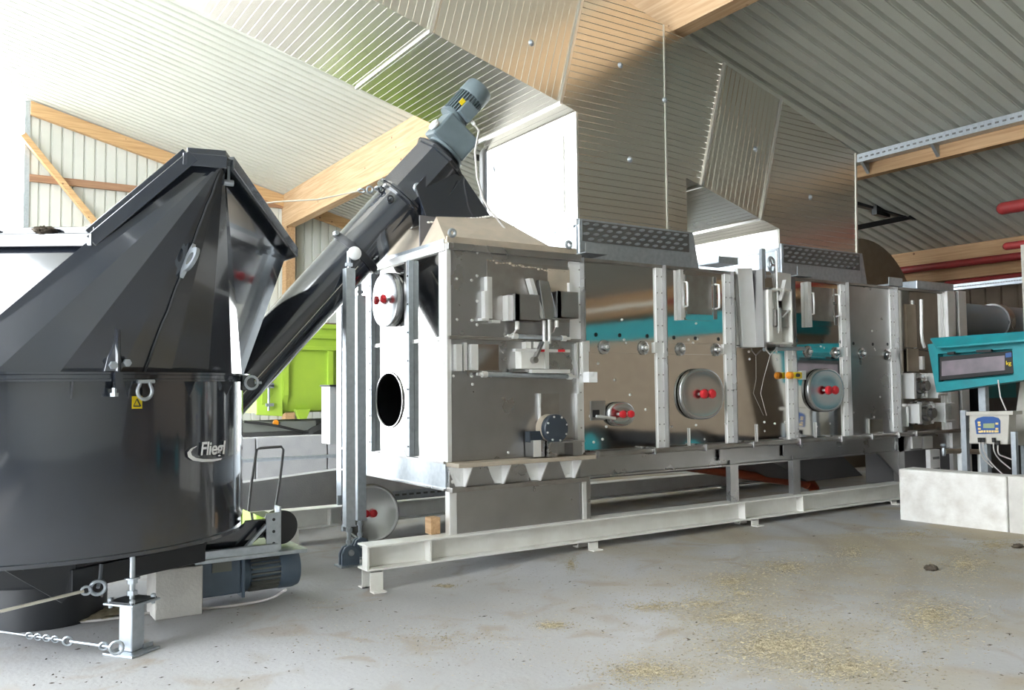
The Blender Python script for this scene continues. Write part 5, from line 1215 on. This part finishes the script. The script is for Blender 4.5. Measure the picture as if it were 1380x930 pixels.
pst = XQ(1300, 490, XS+.2); MB().box(XS+.25, XS+.33, pst.y-.2, pst.y-.12, 0, 2.0).build('mounting_post', 'galv', sd, smooth=0)
a = XQ(1345, 512, XS-.01); b = XQ(1356, 553, XS-.01); MB().tube([a, (a+b)/2+V(0,.02,-.02), b], .008, 6).build('cable', 'cable', sd)
# control box
XC = 9.62
def XK(px, py, x=XC): return FX(px, py, x)
cb = thing('control_box', 'dusty grey control box with blue keypad and orange keys on a post', 'control box', (XC, 5.1, .59))
MB().prism([XK(1306,557), XK(1360,557), XK(1358,599), XK(1306,598)], (.16,0,0)).build('housing', 'box_grey', cb, smooth=0, bevel=.01)
MB().prism([XK(1302,555,XC-.02), XK(1365,554,XC-.02), XK(1365,559,XC-.02), XK(1302,560,XC-.02)], (.2,0,0)).build('rain_lip', 'box_grey', cb, smooth=0)
kp = [(1313.5,567),(1317,563.5),(1325,561.5),(1338,561.5),(1345,563.5),(1347.5,567),(1347.5,584),(1316,585)]
k0 = MB().prism([XK(*p, XC-.012) for p in kp], (.02,0,0)).build('keypad', 'blue_plastic', cb, smooth=0)
MB().prism([XK(1325,571,XC-.018), XK(1340,570.5,XC-.018), XK(1340,577,XC-.018), XK(1325,577,XC-.018)], (.012,0,0)).build('lcd', 'lcd', k0, smooth=0)
for i in range(6): MB().prism([XK(1322+i*3.6,580,XC-.018), XK(1324.7+i*3.6,580,XC-.018), XK(1324.7+i*3.6,583,XC-.018), XK(1322+i*3.6,583,XC-.018)], (.012,0,0)).build('key', 'pale_yellow', k0, smooth=0)
for (x, y) in ((1317.5, 569.5), (1318, 573), (1318, 578), (1318.5, 582), (1341.5, 571), (1341.5, 578), (1342, 581.5)): MB().prism([XK(x,y-1.3,XC-.018), XK(x+3.4,y-1.3,XC-.018), XK(x+3.4,y+1.3,XC-.018), XK(x,y+1.3,XC-.018)], (.012,0,0)).build('key', 'pale_yellow', k0, smooth=0)
for (x, y, bx, by) in ((1320,590,1338,630), (1325,590,1352,640), (1339,590,1362,632), (1345,594,1372,622)):
    MB().lathe(XK(x, y, XC-.03), (0,0,-1), [(0,.02),(.05,.018)], 10).build('cable_gland', 'rubber', cb)
    a = XK(x, y+2, XC-.03); b = XK(bx, by, XC+.12); MB().tube(smooth_path([a, a+V(0,0,-.12), (a+b)/2+V(0,.03,-.06), b]), .008, 6).build('cable', 'cable', cb)
pp = XK(1300, 590, XC+.02); MB().box(XC, XC+.06, pp.y-.03, pp.y+.03, .0, XK(1300,553).z).build('post', 'galv', cb, smooth=0)
pp = XK(1366, 590, XC+.02); MB().box(XC+.02, XC+.07, pp.y-.02, pp.y+.03, .0, XK(1300,556).z-.2).build('post', 'galv', cb, smooth=0)
# slanted grey hopper wall at the frame edge
fw = thing('feeder_hopper', 'slanted dusty grey feeder hopper side beside the control box', 'hopper', (10.3, 4.6, 0))
w0, w1 = XQ(1380,470,10.3), XQ(1363,600,10.3)
MB().prism([w0, w1, V(10.3, w1.y-.75, w1.z), V(10.3, w1.y-1.1, w0.z+.1)], (.35,0,0)).build('side_sheet', 'box_grey', fw, smooth=0, bevel=.01)
for yy_ in (w1.y-.08, w1.y-.68): MB().box(10.42, 10.50, yy_-.04, yy_+.04, 0, w1.z+.05).build('leg', 'galv', fw, smooth=0)
# shiny white-grey column at the picture's right edge
gp = FX(1384, 380, 11.4); tag(MB().box(11.4, 11.6, gp.y-.5, gp.y+.06, 0, 3.35).build('column', 'box_grey', smooth=0), 'pale grey column below the bright red pipe end', 'column')
# big blue-grey pipe with clamp ring, on its stand
bp = thing('exhaust_pipe', 'large blue grey horizontal pipe with dark clamp ring behind the display', 'pipe', (12.2, 6.6, 2.0))
pc0 = V(11.75, 6.75, 2.49); 
MB().lathe(pc0, (1,0,0), [(0,.245),(3.4,.245)], 36).build('pipe', 'pipe_grey', bp)
MB().lathe(pc0+V(1.15,0,0), (1,0,0), [(0,.25),(0,.275),(.16,.275),(.16,.25)], 36, False, False).build('clamp_ring', 'stainless', bp)
MB().box(12.4, 12.5, 6.65, 6.85, 0, 2.28).build('pipe_stand', 'black_dull', bp, smooth=0)
# dark machinery mass added behind the display so the end bay reads against shade
mc = thing('dark_backdrop', 'dark machinery mass standing in for shade behind the display and control box', 'cabinet', (12.0, 7.0, 0))
MB().box(11.4, 14.4, 7.1, 7.9, 0, 2.1).build('housing', 'purple_grey', mc, smooth=0, bevel=.02); MB().box(11.5, 14.2, 7.08, 7.1, 1.35, 1.75).build('added_blue_panel', 'teal', mc, smooth=0)  # housing is the added dark mass standing in for shade
c0 = FY(1283, 530, 6.5); MB().box(c0.x-.12, c0.x+.16, 6.45, 7.1, 1.25, 1.85).build('junction_box', 'galv', mc, smooth=0, bevel=.01)
# tap pipes with white legs
tp = thing('tap_pipe', 'rusty horizontal tap pipe on white plastic legs behind the concrete wall', 'pipe', (10.4, 6.0, .0))
Yt = 6.02; a = FY(1273, 608, Yt); b = FY(1295, 608, Yt); c = FY(1322, 609, Yt)
MB().tube([a, b, c], .034, 10).build('pipe', 'brown_sheet', tp, smooth=60)
for q in (FY(1294, 612, Yt), FY(1321, 612, Yt)): MB().cyl((q.x, Yt, 0), (q.x, Yt, q.z+.02), .035).build('leg', 'white_panel', tp)
MB().lathe(a+V(-.02,0,-.06), (0,0,1), [(0,.02),(.06,.03),(.1,.02),(.13,.04),(.15,.03)], 10).build('tap', 'galv', tp)
x0, x1, z0, z1 = rect(1254, 606, 1267, 640, 6.2); o = thing('steel_angle', 'short galvanised upright with slots behind the concrete wall', 'post', (x0, 6.2, 0)); MB().box(x0, x1, 6.2, 6.26, 0, z1).build('rail', 'bright', o, smooth=0)
for z in (z1-.12, z1-.26): MB().box(x0+.05, x1-.02, 6.194, 6.2, z, z+.03).build('slot_shade', 'galv_dark', o, smooth=0)  # dark boxes standing for the shaded slots

# ------------------------------------------------------------------ litter on the floor
random.seed(11)
mb = MB()
def flake(x, y, s):
    a = random.uniform(0, math.pi); ln = s*random.uniform(.6, 1.7); w = s*random.uniform(.25, .5); h = s*random.uniform(.15, .4)
    c, d = math.cos(a), math.sin(a); g = hz(x)+.001
    mb.add([(x+c*ln, y+d*ln, g), (x-d*w, y+c*w, g), (x-c*ln, y-d*ln, g+h*random.random()), (x+d*w, y-c*w, g), (x, y, g+h)], [(0,1,4),(1,2,4),(2,3,4),(3,0,4)])
def patch(px, py, rx, ry, n, s=.0078):
    for _ in range(int(n*3.2)):
        q = random.uniform(0, 6.283); k = abs(random.gauss(0, .42))
        p = FG(px+rx*k*math.cos(q)*1.0, py+ry*k*math.sin(q))
        if p.y < 6.28: flake(p.x, p.y, s*random.uniform(.6, 1.3))
for a in [(1050,870,150,45,2600), (870,905,110,30,900), (990,835,110,22,700), (950,815,90,16,400), (880,818,70,10,350), (1060,765,90,22,700), (985,785,60,18,420), (1255,830,130,60,1500), (1300,760,90,40,1100), (1230,720,80,14,500), (1340,735,60,14,700), (745,843,35,7,260), (800,735,50,8,350), (770,760,12,16,200), (600,790,25,4,150), (1150,745,80,40,500), (1000,800,420,130,1800), (600,860,300,60,300), (420,800,120,40,120), (1140,900,160,40,900)]: patch(*a)
o = mb.build('chopped_straw', 'chip', smooth=0); tag(o, 'scattered pale chopped straw and fibre on the concrete floor', 'straw', None, 'stuff')
mb = MB()
for _ in range(420):
    p = FG(random.uniform(0, 1380), random.uniform(690, 930))
    if p.y < 6.2 or p.x < 2.5: flake(p.x, p.y, random.uniform(.006, .016))
tag(mb.build('dirt_crumbs', 'dirt', smooth=0), 'small dark crumbs of dirt strewn on the floor', 'dirt', None, 'stuff')
c = FG(1255, 768); clod((c.x, c.y, c.z+.012), .045, 'dark clod of manure lying alone on the open floor', 21, (1.4,1,.6)); c = FG(1372, 738); clod((c.x, c.y, c.z+.012), .04, 'dark clod by the foot of the stained concrete wall', 22)
c = FZ(128, 830, 0); clod((c.x, c.y, .02), .16, 'flat pile of chaff and dirt by the levelling foot', 23, (1.6,1.2,.16), 'chaff_pile')
bpy.data.objects['chaff_pile'].data.materials[0] = M['chip']
c = FZ(15, 805, 0); clod((c.x, c.y, .02), .34, 'pale gravelly heap under the left side of the hopper', 24, (1.3,1,.3), 'gravel_pile')
bpy.data.objects['gravel_pile'].data.materials[0] = M['chip']
for nme, lst in (('chaff', None),): pass
